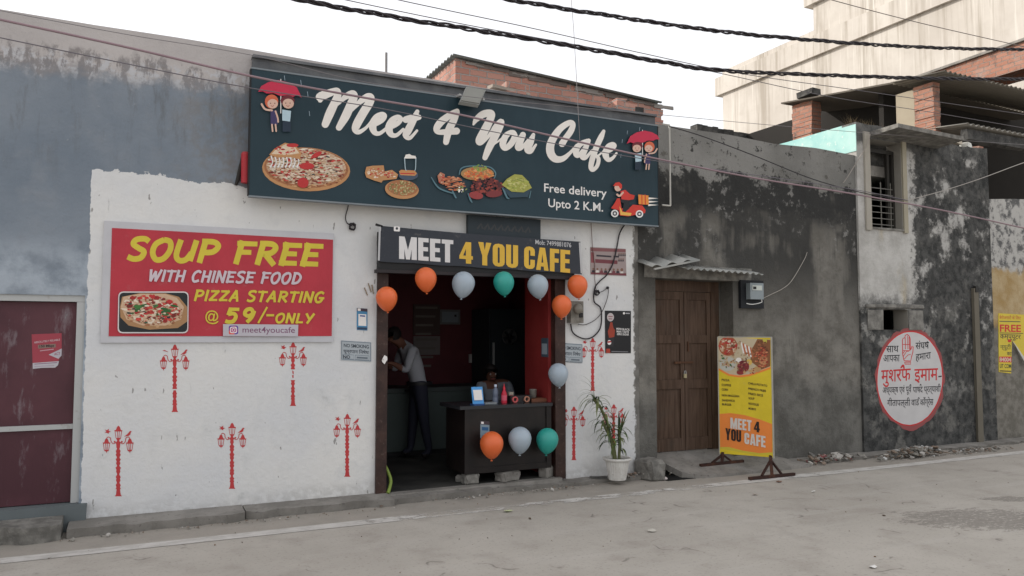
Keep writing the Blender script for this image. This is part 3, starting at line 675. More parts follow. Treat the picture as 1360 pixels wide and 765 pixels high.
b.box((WX0-.10,-.06,WZ0-.05),(WX0-.003,-.031,WZ1+.08),C(165,160,150,.9,1.3),jit=.004); b.box((WX1+.003,-.055,WZ0-.05),(WX1+.09,-.031,WZ1+.05),C(165,158,140,.9,1.3),jit=.004); b.box((WX0-.003,-.05,WZ0-.03),(WX1+.003,.15,WZ0-.003),MSTONE)
we.part('window_surround', b)
win = MB()
for xx in (WX0+.004, WX0+.5, WX1-.05): win.box((xx,.08,WZ0+.002),(xx+.045,.12,WZ1-.1),C(40,38,35))
win.box((WX0+.05,.081,WZ1-.15),(WX1-.05,.119,WZ1-.1),C(40,38,35)); wo = we.part('window', win)
gr = MB()
for k in range(7):
    z = WZ0+.06+k*.085; gr.bar((WX0+.05,.07,z),(WX1-.06,.07,z),.011,C(96,94,90))
for k in range(3): gr.bar((WX0+.15+k*.2,.075,WZ0+.01),(WX0+.15+k*.2,.075,WZ0+.66),.012,C(100,98,92))
we.part('grille', gr, wo)
b = MB(); v0 = F(1172,405,-.05)
b.box((VX0-.34,-.05,VZ1+.02),(VX1+.32,-.032,VZ1+.07),MSTONE,jit=.014); b.box((VX0-.31,-.042,VZ0-.0),(VX0-.01,-.0315,VZ1-.01),MSTONE,jit=.004); b.box((VX1+.01,-.042,VZ0-.0),(VX1+.3,-.0315,VZ1-.01),MSTONE,jit=.004)
we.part('vent_surround', b)
b = MB(); pa = F(1296,383,-.05); pb_ = F(1302,592,-.05); b.box((pa.x-.09,-.07,.0),(pa.x+.02,-.032,pa.z),C(118,112,100,.9,1.1),jit=.01); b.box((pa.x-.06,-.09,pa.z-.06),(pa.x-.0,-.05,pa.z+.03),C(28,26,24)); we.part('plaster_strip', b)
# dry weeds along the parapet
b = MB(); rnd = random.Random(4); GR = [C(120,104,78,.9,1.2), C(96,84,60,.9,1.2), C(140,122,92,.9,1.2)]
for k in range(240):
    x = rnd.choice([rnd.gauss(8.95,.2), rnd.gauss(9.6,.5), rnd.uniform(8.8,11.5)]); x = min(11.5, max(8.82, x))
    z = wt(x); h = rnd.uniform(.03,.13)*(1.2 if x < 9.5 else .7); a = rnd.uniform(-1,1); p = Vector((x, rnd.uniform(0,.16), z-.02)); t = p+Vector((a*h, rnd.uniform(-.3,.3)*h, h)); q = Vector((.006,.002,0))
    b.face([p-q,p+q,t],rnd.choice(GR))
tag(b.build('dry_weeds'),'dry straw coloured weeds growing along the black roof edge','weeds',kind='stuff')
# broken bricks and rags at the right end of the roof edge
rl = [((1268,184),(.22,.12,.07),C(190,180,165,.9,1.3),'pale plaster lump lying on the right end of the weathered roof edge'),((1283,190),(.16,.12,.06),C(205,205,200,.8,1.4),'small white block on the weathered roof edge'),((1298,196),(.22,.11,.08),MBRICK2,'loose brick at the far right corner of the weathered roof edge')]
for (px,py),(sx_,sy_,sz_),mm,lb in rl:
    p = F(px,py+6,.08); b = MB(); b.box((p.x-sx_/2,.02,p.z-.01),(p.x+sx_/2,.02+sy_,p.z+sz_),mm,.3,None,.012); single('roof_rubble',b,lb,'brick',(p.x,.08,p.z))

# ---------- ochre wall at the far right
ye = Thing('ochre_wall', 'ochre stained plaster wall at the far right edge', 'wall', (13.5, 0, 0))
b = MB(); wall(b, 11.622, 17, -.05, 3.72, .03, .25, MYEL, [], None, lambda x: 3.66+.10*math.sin(.9*(x-11.6))); ye.part('wall_face', b)

# ================================================================== rooftop sheds and far buildings
bx = F(605,72,1.2); br_ = F(878,135,1.2)
sh = Thing('brick_room', 'old red brick rooftop room with a thin tin roof behind the big banner', 'building', (bx.x, 1.2, 3.9))
sl = (br_.z-bx.z)/(br_.x-bx.x)
b = MB(); D = 2.6
P0 = [(bx.x,1.2),(br_.x,1.2),(br_.x,1.2+D),(bx.x,1.2+D)]
Zt = [bx.z-.05, br_.z-.05, br_.z-.05, bx.z-.05]
b.mesh([(x,y,3.9) for x,y in P0]+[(x,y,z) for (x,y),z in zip(P0,Zt)],[(0,1,5,4),(1,2,6,5),(2,3,7,6),(3,0,4,7),(4,5,6,7)],MBRICK)
rnd = random.Random(3)
for k in range(26):                                                # ragged courses and plaster dabs under the roof edge
    x = rnd.uniform(bx.x+.1, br_.x-.1); z = bx.z+sl*(x-bx.x)-.05; h = rnd.uniform(.03,.07)
    b.box((x,1.185,z-h),(x+rnd.uniform(.1,.35),1.199,z-.004+rnd.uniform(-.01,0)),rnd.choice([C(150,145,140,.9,1.2),C(120,110,105,.9,1.2)]),jit=.006)
for k in range(6):
    x = br_.x-.02; z = 3.92+k*.14; b.box((x,1.2+.003,z),(x+rnd.uniform(.03,.1),1.32,z+.075),MBRICK,jit=.006)
sh.part('brick_wall', b)
b = MB(); corr(b, (bx.x-.06,1.12,bx.z-.03), (0,D+.15,0), (br_.x-bx.x+.02,0,br_.z-bx.z), 26, .016, C(120,124,122,.7,1.2)); sh.part('roof', b)
pr = Thing('brick_stub', 'short broken stub of orange lit brick wall at the right end of the banner top', 'wall', F(832,160,.5))
p0 = F(820,133,.55); p1 = F(845,150,.55)
b = MB(); b.box((p0.x,.55,3.9),(p1.x+.02,.8,p0.z-.01),MBRICK,jit=.01); b.box((p0.x+.01,.8,3.9),(p0.x+.18,1.19,p0.z-.04),MBRICK,jit=.01); b.box((p0.x-.0,.56,p0.z-.012),(p0.x+.14,.78,p0.z+.03),MBRICK,jit=.012)
pr.part('brickwork', b)
b = MB(); b.box((p1.x-.02,.553,4.1),(p1.x+.10,.7,p0.z-.05),MBLACKEN,jit=.015); pr.part('charred_patch', b)
# bits of brick and a board lying on the banner top
for (px, py, d, mm, lb) in ((683,121,(.26,.11,.09),MBRICK,'loose brick lying on the parapet above the word You'),(676,127,(.5,.09,.03),C(170,160,150,.9,1.2),'splintered pale board lying on the parapet above the banner')):
    p = F(px, py, .1); b = MB(); b.box((p.x-d[0]/2,.06,4.235),(p.x+d[0]/2,.06+d[1],4.235+d[2]),mm,.15,None,.01); single('loose_brick' if 'brick' in lb else 'board',b,lb,'brick' if 'brick' in lb else 'board',(p.x,.1,4.235))

TX = 18.0
ta = Thing('tall_building', 'tall unpainted cement building with rain streaks rising behind the roofs', 'building', (TX+3, 4, 0))
e0 = FX(960,135,TX); e1 = FX(1080,12,TX)
zl = FX(952,97,TX).z; ym = e1.y
b = MB(); b.box((TX,.9,0),(TX+8,e0.y,zl-.02),MTALL); b.box((TX+.002,.9,zl-.018),(TX+8,ym,16),MTALL); ta.part('wall', b)
b = MB(); zb0 = FX(952,128,TX-.05).z; b.box((TX-.10,.9,zb0),(TX-.003,e0.y+.28,zb0+.62),MTALL); b.box((TX-.0025,e0.y+.003,zb0),(TX+8,e0.y+.28,zb0+.62),MTALL); ta.part('parapet_band', b)
b = MB(); zb1 = FX(1067,12,TX-.05).z; b.box((TX-.12,.9,zb1),(TX-.003,ym+.25,zb1+.9),MTALL); b.box((TX-.0025,ym+.003,zb1),(TX+8,ym+.25,zb1+.9),MTALL); ta.part('upper_band', b)

BRX = 14.8
# red brick house end above the tin roof, far upper right
rb = FX(1228,101,BRX); rb2 = FX(1360,55,BRX)
rh = Thing('brick_house', 'sunlit red brick house wall with sloping top at the upper right corner', 'building', (13.4, 2, 0))
b = MB(); sl2 = (rb2.z-rb.z)/(rb2.y-rb.y); ya, yb2 = .9, rb.y+.3
zf = lambda y: rb.z+sl2*(y-rb.y)
b.mesh([(BRX+0.00,ya,6.55),(BRX+0.00,yb2,6.55),(BRX+0.00,yb2,zf(yb2)),(BRX+0.00,ya,zf(ya)),(BRX+0.70,ya,6.55),(BRX+0.70,yb2,6.55),(BRX+0.70,yb2,zf(yb2)),(BRX+0.70,ya,zf(ya))],[(0,1,2,3),(7,6,5,4),(3,2,6,7),(0,3,7,4),(1,5,6,2)],MBRICK2); rh.part('brick_wall', b)
b = MB(); b.mesh([(BRX-0.06,ya,zf(ya)+.003),(BRX-0.06,yb2+.1,zf(yb2+.1)+.003),(BRX+0.75,yb2+.1,zf(yb2+.1)+.003),(BRX+0.75,ya,zf(ya)+.003),(BRX-0.06,ya,zf(ya)+.05),(BRX-0.06,yb2+.1,zf(yb2+.1)+.05),(BRX+0.75,yb2+.1,zf(yb2+.1)+.05),(BRX+0.75,ya,zf(ya)+.05)],[(0,1,5,4),(1,2,6,5),(2,3,7,6),(3,0,4,7),(4,5,6,7),(3,2,1,0)],MSLAB); rh.part('coping', b)

# open shed on the roof: brick pillars under a tin roof
she = Thing('rooftop_shed', 'open rooftop shed with rough brick pillars and dark space under a wavy tin roof', 'shed', (11.9, 1, 4))
BX = 11.88
def pillar(x0, x1, y0, y1, z0, z1, m=MBRICK2):
    b = MB(); rnd = random.Random(int(x0*100)); z = z0
    while z < z1-.02:
        b.box((x0+rnd.uniform(-.012,.012),y0+rnd.uniform(-.012,.012),z),(x1+rnd.uniform(-.012,.012),y1+rnd.uniform(-.012,.012),min(z+.078,z1)),m,jit=.004); z += .083
    return b
zB = F(1240,108,1.).z
she.part('pillar', pillar(BX, BX+.16, 1.0, 1.36, 3.9, zB))
pA = FX(1075,130,BX); yA = pA.y
she.part('pillar', pillar(BX, BX+.24, yA-.05, yA+.45, 3.9, pA.z-.02))
b = MB(); b.box((BX-.02,yA-.1,pA.z+.06),(BX+.2,yA+.3,pA.z+.17),MBLACKEN,jit=.015); she.part('pillar_stub', b)
b = MB(); b.tube([(BX,1.39,3.9),(BX,1.62,3.9)],.1,MWHITE); 
b = MB(); c_ = FX(1202,150,BX); b.box((BX+.01,1.365,3.9),(BX+.1,1.72,zB-.03),C(160,150,132,.9,1.3)); she.part('sack_curtain', b)
b = MB(); b.box((13.5,4.6,3.9),(17,4.75,6.2),C(30,28,27,.9)); b.box((13.0,2.32,3.9),(13.15,7.5,6.35),C(34,32,30,.9)); b.box((BX+.3,2.2,3.7),(17,2.3,6.05),C(34,32,30,.9)); she.part('shade_wall', b)  # near-black walls added so the space under the shed roof reads as shade
e_ = F(1210,107,.7); f_ = F(1360,140,.7)
b = MB(); zr_ = zB+.02
corr(b, (BX-.25,.62,zr_), (5.6,0,(f_.z-e_.z)/(f_.x-e_.x)*5.6), (0,1.0,.10), 46, .022, C(120,114,104,.8,1.2)); 
b.mesh([(BX-.15,1.6,zr_+.10),(BX+4,1.6,zr_+.0),(BX+4,yA+.6,pA.z+.02),(BX-.15,yA+.6,pA.z+.02),(BX-.15,1.6,zr_+.13),(BX+4,1.6,zr_+.03),(BX+4,yA+.6,pA.z+.05),(BX-.15,yA+.6,pA.z+.05)],[(3,2,1,0),(4,5,6,7),(0,1,5,4),(1,2,6,5),(2,3,7,6),(3,0,4,7)],C(96,90,82,.9,1.2))
she.part('roof', b)
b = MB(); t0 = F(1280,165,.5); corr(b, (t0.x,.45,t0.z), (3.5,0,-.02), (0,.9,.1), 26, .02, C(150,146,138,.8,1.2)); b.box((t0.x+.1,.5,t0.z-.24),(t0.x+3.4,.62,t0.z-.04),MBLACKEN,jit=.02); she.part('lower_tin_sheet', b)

q0, q1 = F(926,164,6.6), F(1021,183,6.6); b = MB(); rnd = random.Random(9); n_ = 14
for k in range(n_):
    xa = q0.x+(q1.x-q0.x)*k/n_; xb_ = q0.x+(q1.x-q0.x)*(k+1)/n_-.003; zz_ = q0.z+(q1.z-q0.z)*(k+.5)/n_+rnd.uniform(-.015,.015); b.box((xa,6.6,3.9),(xb_,6.85,zz_),MBLACKEN)
single('roof_wall', b, 'low black weathered wall on the roof behind the dark house', 'wall', (q0.x,6.7,3.9))
# dish and rod antennas
p = F(513,106,.3); p2 = F(513,70,.3); b = MB(); b.tube([(p.x,.3,3.9),(p2.x,.3,p2.z)],.014,C(120,118,118)); single('rod', b, 'thin bare rod standing on the cafe roof behind the banner', 'rod', (p.x,.3,3.9))

# ================================================================== overhead wires
def sagline(pts, y0, y1, n=60):
    Q = catmull([(*p, 1) for p in pts], 14); k = len(Q)
    return [F(q[0], q[1], y0+(y1-y0)*i/(k-1)) for i, q in enumerate(Q)]
def twisted(name, label, pts, y, r, pitch):
    L = sagline(pts, y, y); d = [0.]
    for a, c in zip(L[:-1], L[1:]): d.append(d[-1]+(c-a).length)
    N = int(d[-1]/.035); out = MB(); P = []
    for i in range(N+1):
        s_ = d[-1]*i/N; j = max(0, min(len(L)-2, next((q for q in range(len(d)-1) if d[q+1] >= s_), len(d)-2)))
        P.append(L[j].lerp(L[j+1], (s_-d[j])/max(1e-6, d[j+1]-d[j])))
    for st in range(3):
        path = []
        for i, p in enumerate(P):
            t = 2*math.pi*(i*.035/pitch)+st*2.094+.5*math.sin(i*.21+st)
            rr = r*(1.05+.25*math.sin(i*.13+st*2)); path.append(p+Vector((0, math.cos(t)*rr, math.sin(t)*rr)))
        out.tube(path, r*.78, MWIRE, 6)
    return single(name, out, label, 'cable', P[0])
twisted('cable_bundle', 'lower thick twisted black cable bundle crossing the sky above the banner', [(300,-22),(400,0),(520,22),(700,51),(850,77),(950,93),(1100,100),(1230,104),(1360,105),(1480,103)], -1.6, .0125, .42)
twisted('cable_bundle', 'upper thick twisted black cable bundle entering at the top middle of the sky', [(560,-24),(680,0),(830,24),(960,42),(1100,55),(1230,63),(1360,66),(1480,67)], -1.9, .0115, .40)
def wire(label, pts, y0, y1, r, m): b = MB(); L = sagline(pts, y0, y1); b.tube(L, r, m, 6); return single('overhead_wire', b, label, 'wire', L[0])
wire('mauve wire crossing in front of the big banner lettering from the left edge', [(-60,14),(0,26),(170,63),(333,101),(480,129),(600,150),(740,182),(873,211),(1000,236),(1130,257),(1250,279),(1360,303),(1460,325)], -.55, -.55, .010, MWIRE2)
wire('thin grey wire running just below the mauve wire across the banner', [(-60,37),(0,50),(170,85),(333,117),(500,143),(640,172),(760,195),(873,214),(1000,232),(1130,251),(1205,266)], -.5, -.3, .0045, C(96,92,98))
wire('hair thin wire along the grey wall top and over the banner edge', [(-60,1),(0,14),(170,46),(333,73),(480,108),(620,128),(760,142),(873,152),(1000,164),(1145,176),(1300,188),(1420,196)], -.45, -.3, .003, C(110,106,108))
wire('thin wire dropping from the top edge beside the lower cable bundle', [(430,-8),(460,0),(620,33),(800,66),(950,96),(1100,128),(1230,148),(1360,170)], -1.2, -.6, .004, C(90,86,90))
wire('thin wire crossing the sky between the two cable bundles', [(490,-12),(530,0),(700,36),(850,70),(980,97),(1140,120),(1360,152)], -1.4, -.8, .004, C(90,86,90))
wire('thin wire at the upper right corner in front of the tall building', [(1060,-14),(1105,0),(1220,30),(1360,62),(1420,75)], -.8, -.8, .005, C(100,92,88))
wire('dark wire drooping from the pipe across the black wall to the barred window', [(889,168),(930,180),(1000,206),(1080,238),(1150,257),(1205,266)], -.12, -.08, .006, MWIRE)
wire('pale wire rising from the barred window towards the right edge', [(1205,266),(1250,254),(1300,238),(1360,216),(1400,205)], -.08, -.3, .006, C(150,145,140))
wire('grey wire hanging beside the corner of the turquoise parapet', [(1156,178),(1150,195),(1138,215),(1125,236),(1120,243)], -.1, -.05, .006, C(130,124,118))
b = MB(); L = [F(x,y,-.5) for x,y in ((758,-10),(762,40),(766,110),(770,186))]; b.tube(L,.003,C(120,116,118),5); single('overhead_wire', b, 'hair thin vertical wire hanging in the sky above the banner', 'wire', L[-1])

# ================================================================== signs
def navy():
    m = NT('navy_flex_print', .45, .25); p = m.pos(); x, y, z = m.sep(p)[:3]; n = m.noise(p, 1.3, 3.)
    m.base(m.mix(m.st(n, .3, .7), (.013,.032,.044), (.019,.042,.056))); m.bump(m.noise(m.scale(p, (1.6,1,.25)), 1.6, 3.), .05, .5); return m.m
def flex(name, r_, g_, b_, gain=1.5):
    m = NT(name, .5, .3); p = m.pos(); n = m.noise(p, 1.8, 4.); k = [s2l(v)*gain*.77 for v in (r_, g_, b_)]
    c = m.mix(m.st(n, .3, .7), [v*.88 for v in k], [v*1.06 for v in k]); c = m.mix(m.M('MULTIPLY', m.st(m.noise(p, 9., 7., .7), .6, .75), .25), c, (.30,.27,.25))
    m.base(c); wv = m.noise(m.scale(p, (1.,1,.3)), 2.2, 3., .5, .6); m.bump(m.M('ADD', wv, m.M('MULTIPLY', m.noise(p, 5., 3.), .3)), .05, .5); return m.m
MNAVY = navy(); CREAM = C(224,219,213,.5,1.5); PRW = C(225,222,220,.5,1.4)
def px_box(mb, tl, br, y0, y1, m):
    a = F(*tl, y0); c = F(*br, y0); mb.box((a.x, y0, c.z), (c.x, y1, a.z), m); return a, c
bn = Thing('sign_banner', 'long navy shop banner with white script lettering, pizza and food pictures', 'banner', (3.2, -.2, 2.9))
YB = -.19; x0 = F(332.5,180,YB).x; x1 = F(873.5,230,YB).x; zt0 = (F(335,94,YB).z+F(868,165,YB).z)/2; zb0 = (F(333,260,YB).z+F(875,299,YB).z)/2
b = MB(); b.box((x0,YB,zb0),(x1,YB+.05,zt0),MNAVY); bn.part('panel', b)
b = MB(); fr = C(128,136,142,.45,1.2)
b.box((x0-.004,YB-.004,zt0+.001),(x1+.004,YB+.055,zt0+.016),fr); b.box((x0-.004,YB-.004,zb0-.015),(x1+.004,YB+.055,zb0-.001),fr)
b.box((x0-.012,YB-.003,zb0),(x0-.001,YB+.054,zt0),MBLACK); b.box((x1+.001,YB-.003,zb0),(x1+.012,YB+.054,zt0),MBLACK); 
for xx in (x0+.4, (x0+x1)/2, x1-.3): b.box((xx,YB+.056,zb0+.1),(xx+.04,-.002,zb0+.13),MRUST); b.box((xx,YB+.056,zt0-.13),(xx+.04,-.05,zt0-.1),MRUST)
bn.part('frame', b)
PB = Plane((0,YB,0),(1,0,0))
sc = []
Z2 = (410,100); Z3 = (620,130); K = 1/5.913
A_ = [[(90,196,34),(98,160,58),(112,138,30)],[(88,170,60),(140,148,58),(195,128,50),(225,125,46),(226,165,54),(200,225,58),(165,300,62),(130,385,52)],[(228,232,14),(285,172,40),(340,148,56),(355,170,56),(330,230,60),(290,320,62),(238,410,46)],[(335,285,12),(395,215,36),(455,172,50),(488,170,46),(480,210,58),(425,300,62),(380,380,60),(368,425,52),(395,445,34),(450,412,22),(500,350,18)],
 [(490,395,16),(530,380,34),(578,350,36),(596,318,34),(572,306,34),(530,335,50),(502,395,56),(518,448,40),(560,455,28),(620,408,22)],[(615,418,16),(655,402,34),(702,374,36),(722,343,34),(698,328,34),(655,358,50),(630,418,56),(648,465,40),(690,470,28),(742,425,22)],
 [(852,285,30),(825,345,48),(785,425,54),(765,470,50),(795,492,28),(850,435,18)],[(762,348,48),(810,338,52),(865,330,38)],
 [(1165,280,34),(1110,312,46),(1040,365,52),(1005,415,48),(1015,445,36),(1080,445,42),(1160,438,50)],[(1165,290,38),(1140,350,50),(1100,430,54),(1078,525,42)]]
B_ = [[(52,208,16),(75,168,40),(130,128,52),(190,122,50),(184,165,54),(140,255,60),(98,335,56),(115,350,34),(175,295,26),(225,225,36),(268,185,40),(262,220,48),(222,300,54),(175,390,52),(142,470,38)],[(185,378,22),(240,345,14),(272,322,16)],
 [(345,270,34),(305,300,44),(282,360,48),(300,396,38),(342,366,44),(374,312,44),(366,274,36),(338,270,28)],[(378,330,12),(400,316,14),(436,290,30)],[(440,290,42),(415,350,50),(402,392,44),(432,390,28),(484,330,22)],[(522,290,26),(500,345,48),(476,404,48),(502,420,32),(542,368,16)],
 [(748,360,48),(770,325,44),(815,262,44),(832,208,38),(800,197,40),(725,250,48),(662,350,56),(656,428,58),(692,478,52),(752,478,40),(812,430,24),(862,370,18)],
 [(945,340,34),(885,368,38),(855,425,42),(868,455,32),(910,420,34),(952,350,28)],[(956,336,30),(925,410,42),(906,458,42),(932,470,28),(985,410,16)],
 [(1074,262,24),(1052,310,40),(1018,385,42),(985,480,40),(974,545,36),(990,566,28),(1022,535,28),(1034,482,28),(1015,455,24),(985,448,20)],[(1030,455,14),(1060,430,14),(1088,405,18)],[(1085,430,16),(1122,410,34),(1158,378,32),(1142,362,28),(1110,385,42),(1088,440,48),(1108,485,34),(1142,475,24),(1174,435,16)]]
b = MB()
for st in A_: PB.stroke(b, st, CREAM, K, Z2, pw=1.1)
for st in B_: PB.stroke(b, st, CREAM, K, Z3, pw=1.1)
bn.part('script_lettering', b)
b = MB(); PB.text(b, 'Free delivery', (722.5,254.5), (805.5,262), 11.6, PRW, .011); bn.part('small_lettering', b); b = MB(); PB.text(b, 'Upto 2 K.M.', (728,274.6), (800.8,281), 11.6, PRW, .011); bn.part('small_lettering', b)
# pizza
CH = [C(228,205,178,.6,1.2),C(214,180,150,.6,1.2),C(235,220,200,.6,1.2)]; TM = [C(176,48,48,.5,1.5),C(150,42,40,.5,1.5),C(190,70,60,.5,1.5)]; OL = [C(40,44,50,.5),C(60,60,52,.5),C(56,80,60,.5)]; CR = C(190,140,95,.6,1.3); CR2 = C(165,110,75,.6,1.3)
b = MB()
PB.ell(b,(406.5,225),58.5,29,CR,30,.05); PB.ell(b,(406.5,223),56,26.5,CR2,30,.05); PB.ell(b,(406.5,222),53,24.5,CH[1],30,.05)
PB.blobs(b,(406.5,223.5),58,28,[CR2,C(140,84,56,.6,1.3),C(205,160,115,.6,1.3)],420,(.8,2.4),.05,(1.4,.7),41); PB.blobs(b,(406,221),53,24,CH,260,(1.5,4.5),.05,(1.3,.5),1); PB.blobs(b,(406,222),53,24,TM+[C(120,40,36,.5,1.4)],190,(.8,3.6),.05,(1.5,.5),2); PB.blobs(b,(406,222),52,23,CH,170,(1,3.2),.05,(1.6,.45),42); PB.blobs(b,(406,222),50,22,OL,26,(1,3),.05,(1.2,.6),3); PB.blobs(b,(406,222),51,22,CH,60,(1,3),.05,(1.4,.5),4)
PB.ell(b,(407,221),10,4.5,TM[0]); PB.ell(b,(402,243),7.5,7,TM[0]); PB.ell(b,(420,206),8,3,TM[0],16,-.5)
for x in range(360, 400, 5): PB.stroke(b,[(x,208,2.2),(x+1.5,216,1.2),(x-1,222,2.4)],PRW)
PB.poly(b,[(357,206),(364,198),(378,190),(392,193),(400,204),(398,212),(384,209),(368,210)],CR); PB.poly(b,[(360,205),(367,198),(379,192),(391,195),(397,204),(384,206)],CH[0]); PB.blobs(b,(380,200),15,6,CH+TM,34,(1,3.4),.1,(1.2,.6),5); PB.ell(b,(388,193.5),8,2.6,TM[0])
bn.part('pizza_picture', b)
b = MB()      # two small pizzas, hot dog and a drink
PB.poly(b,[(484,230),(486,222),(494,220.5),(509,220),(510,228),(520,226),(528,232),(526,238),(508,240),(506,243),(496,240),(486,236)],CR); PB.blobs(b,(499,230),12,7,CH+TM,70,(.8,2.2),0,(1,.7),6); PB.blobs(b,(518,232),8,5,CH+TM,36,(.8,2.2),0,(1,.7),7)
PB.ell(b,(533,252),22.5,12.5,CR,26,.08); PB.ell(b,(534,250),20.5,10.5,CR2,26,.08); PB.blobs(b,(534,250),19,9.5,[C(160,150,100,.6,1.3),C(120,115,70,.6,1.3),C(190,175,130,.6,1.3)],170,(.7,1.8),0,(1,.8),8)
PB.ell(b,(541.5,233),13,7,C(60,70,86,.4)); PB.poly(b,[(529,228),(532,226),(550,227),(553,231),(550,234),(531,233)],C(196,140,90,.6,1.3)); PB.poly(b,[(531,230),(550,230.5),(550,231.8),(531,231.5)],TM[0])
for st in ([(536.5,210,1.4),(537.5,224,1.2),(539,227,1)],[(551.5,210,1.4),(551,224,1.2),(550,227,1)]): PB.stroke(b,st,C(170,190,200,.4,1.2))
PB.poly(b,[(536,211),(538,206),(543,205),(546,207),(551,207.5),(552,211)],CREAM); bn.part('pizza_and_drink_picture', b)
b = MB(); GL = C(92,128,140,.3,1.2)      # chinese dishes in glass bowls
for st in ([(572,236,1),(582,250,2),(600,257,1.6)],[(600,254,2),(604,262,2),(605,263,1.4)],[(609,232,1.4),(612,224,1.6),(624,221,1.6),(648,222,1.6),(657,230,1.8),(655,238,1.2)],[(621,258,2),(624,266,2.2),(626,269,1.2)],[(666,248,2.4),(672,262,2.2),(675,264,1.2)],[(704,254,1),(702,263,1.2)]): PB.stroke(b,st,GL)
PB.ell(b,(633,231),22,9,C(150,120,80,.6)); PB.poly(b,[(666,249),(684,256),(704,250),(700,262),(676,263)],C(40,60,72,.4))
PB.poly(b,[(580,234),(584,229),(590,232),(588,246),(582,243)],C(180,120,95,.6,1.3)); PB.blobs(b,(585,238),4,8,CH+TM,20,(.8,2),0,(1,1),9)
PB.blobs(b,(602,244),15,10,[C(196,120,85,.6,1.4),C(176,96,66,.6,1.4),C(210,150,115,.6,1.3)],110,(1,3),.2,(1.6,.4),10); PB.blobs(b,(612,252),7,4,[CREAM,C(120,130,80,.6)],20,(.8,2),0,(1,1),11)
PB.blobs(b,(634,232),21,8,[C(214,130,70,.6,1.4),C(226,160,110,.6,1.3),C(196,92,60,.6,1.4)],100,(1,2.8),0,(1.3,.7),12); PB.blobs(b,(636,224),10,5,[C(120,150,70,.6,1.4),C(160,170,90,.6,1.3)],40,(.8,2),0,(1,.8),13)
PB.blobs(b,(645,248),22,12,[C(90,40,40,.5),C(120,52,46,.5,1.4),C(70,34,38,.5),C(150,66,56,.5,1.4)],150,(1,3.2),.05,(1.2,.8),14); PB.ell(b,(631,260),9.5,5,C(150,60,60,.4,1.4),18,.15); PB.ell(b,(655,258),11,4.5,C(110,44,46,.4),18,-.1)
PB.poly(b,[(665,246),(672,238),(682,232),(692,233),(700,241),(705,250),(694,256),(678,255)],C(160,160,80,.6,1.4)); PB.blobs(b,(685,245),17,8.5,[C(190,192,110,.6,1.4),C(160,170,80,.6,1.4),C(206,200,140,.6,1.3),C(130,140,66,.6,1.4)],120,(.8,2.4),0,(1.5,.5),15)
bn.part('dishes_picture', b)
def couple(b, ox, oy, k, fl=1):
    P = lambda pts: [(ox+fl*x*k, oy+y*k) for x, y in pts]
    def e(c, rx, ry, m): PB.ell(b, P([c])[0], rx*k, ry*k, m, 16)
    sk = C(228,190,172,.6,1.2); red = C(186,44,72,.5,1.5)
    PB.stroke(b, [(*P([(180,70)])[0],5*k),(*P([(180,260)])[0],5*k)], PRW, smooth=False)
    PB.poly(b, P([(52,140),(70,108),(110,86),(165,74),(225,88),(270,115),(298,172),(270,160),(240,172),(215,158),(180,165),(140,148),(100,150),(80,138)]), red)
    e((128,195),38,40,C(200,100,70,.6,1.5)); e((134,208),30,27,sk); e((218,190),40,32,C(96,36,44,.6)); e((222,207),32,28,sk)
    PB.stroke(b, [(*P([p])[0],11*k) for p in ((72,210),(92,238),(130,245))], sk)
    PB.poly(b, P([(122,245),(158,245),(164,325),(122,325)]), C(58,52,88,.6)); PB.poly(b, P([(188,240),(238,248),(232,308),(188,302)]), C(190,215,228,.6,1.2)); PB.poly(b, P([(190,306),(236,308),(236,365),(190,365)]), C(34,46,60,.6))
    for x in (130,150): PB.stroke(b, [(*P([(x,325)])[0],9*k),(*P([(x+4,362)])[0],9*k)], sk, smooth=False)
    PB.stroke(b, [(*P([p])[0],9*k) for p in ((150,250),(162,285),(165,310))], sk)
    for x, y in ((122,205),(146,205),(208,204),(232,204)): e((x,y),3,3,C(90,40,40,.6))
    for x in (132,220): PB.stroke(b, [(*P([p])[0],2.5*k) for p in ((x-8,217),(x,223),(x+8,217))], C(150,60,60,.6))
    for x, y in ((200,50),(292,75),(330,140),(340,250)): PB.stroke(b, [(*P([(x,y)])[0],2.5*k),(*P([(x+3,y+26)])[0],2*k)], C(150,165,178,.6), smooth=False)
b = MB(); couple(b, 330, 90, .235); bn.part('umbrella_couple_picture', b)
b = MB(); couple(b, 883.5, 161, .178, -1); bn.part('umbrella_couple_picture', b)
b = MB()       # delivery scooter, zoom of the photo at (600,70) x3.187
P = lambda pts: [(600+x/3.187, 70+y/3.187) for x, y in pts]
RD = C(196,56,44,.5,1.5); OR = C(224,140,60,.5,1.4); YL = C(228,180,84,.5,1.4)
for a in (810,815): 
    pass
for y0_ in (618,632,646): PB.poly(b, P([(825,y0_-4),(868,y0_),(825,y0_+5)]), CREAM)
PB.poly(b, P([(783,602),(826,606),(828,645),(785,643)]), OR)
for x in (796,810): PB.poly(b, P([(x,602),(x+4,603),(x+5,645),(x+1,645)]), RD)
PB.poly(b, P([(668,660),(682,640),(694,618),(706,618),(712,660),(740,664),(760,645),(800,648),(814,668),(812,680),(740,694),(705,690),(700,668)]), RD); PB.poly(b, P([(704,650),(716,676),(755,680),(750,692),(708,688)]), YL)
for c in ((684,682),(788,684)): PB.ell(b, P([c])[0], 5., 5., PRW, 18); PB.ell(b, P([c])[0], 3.2, 3.2, C(60,60,64,.5), 14); PB.ell(b, P([c])[0], 1.4, 1.4, PRW, 10)
PB.poly(b, P([(712,620),(744,624),(746,660),(728,676),(716,672),(722,640),(708,632)]), C(30,30,34,.5))
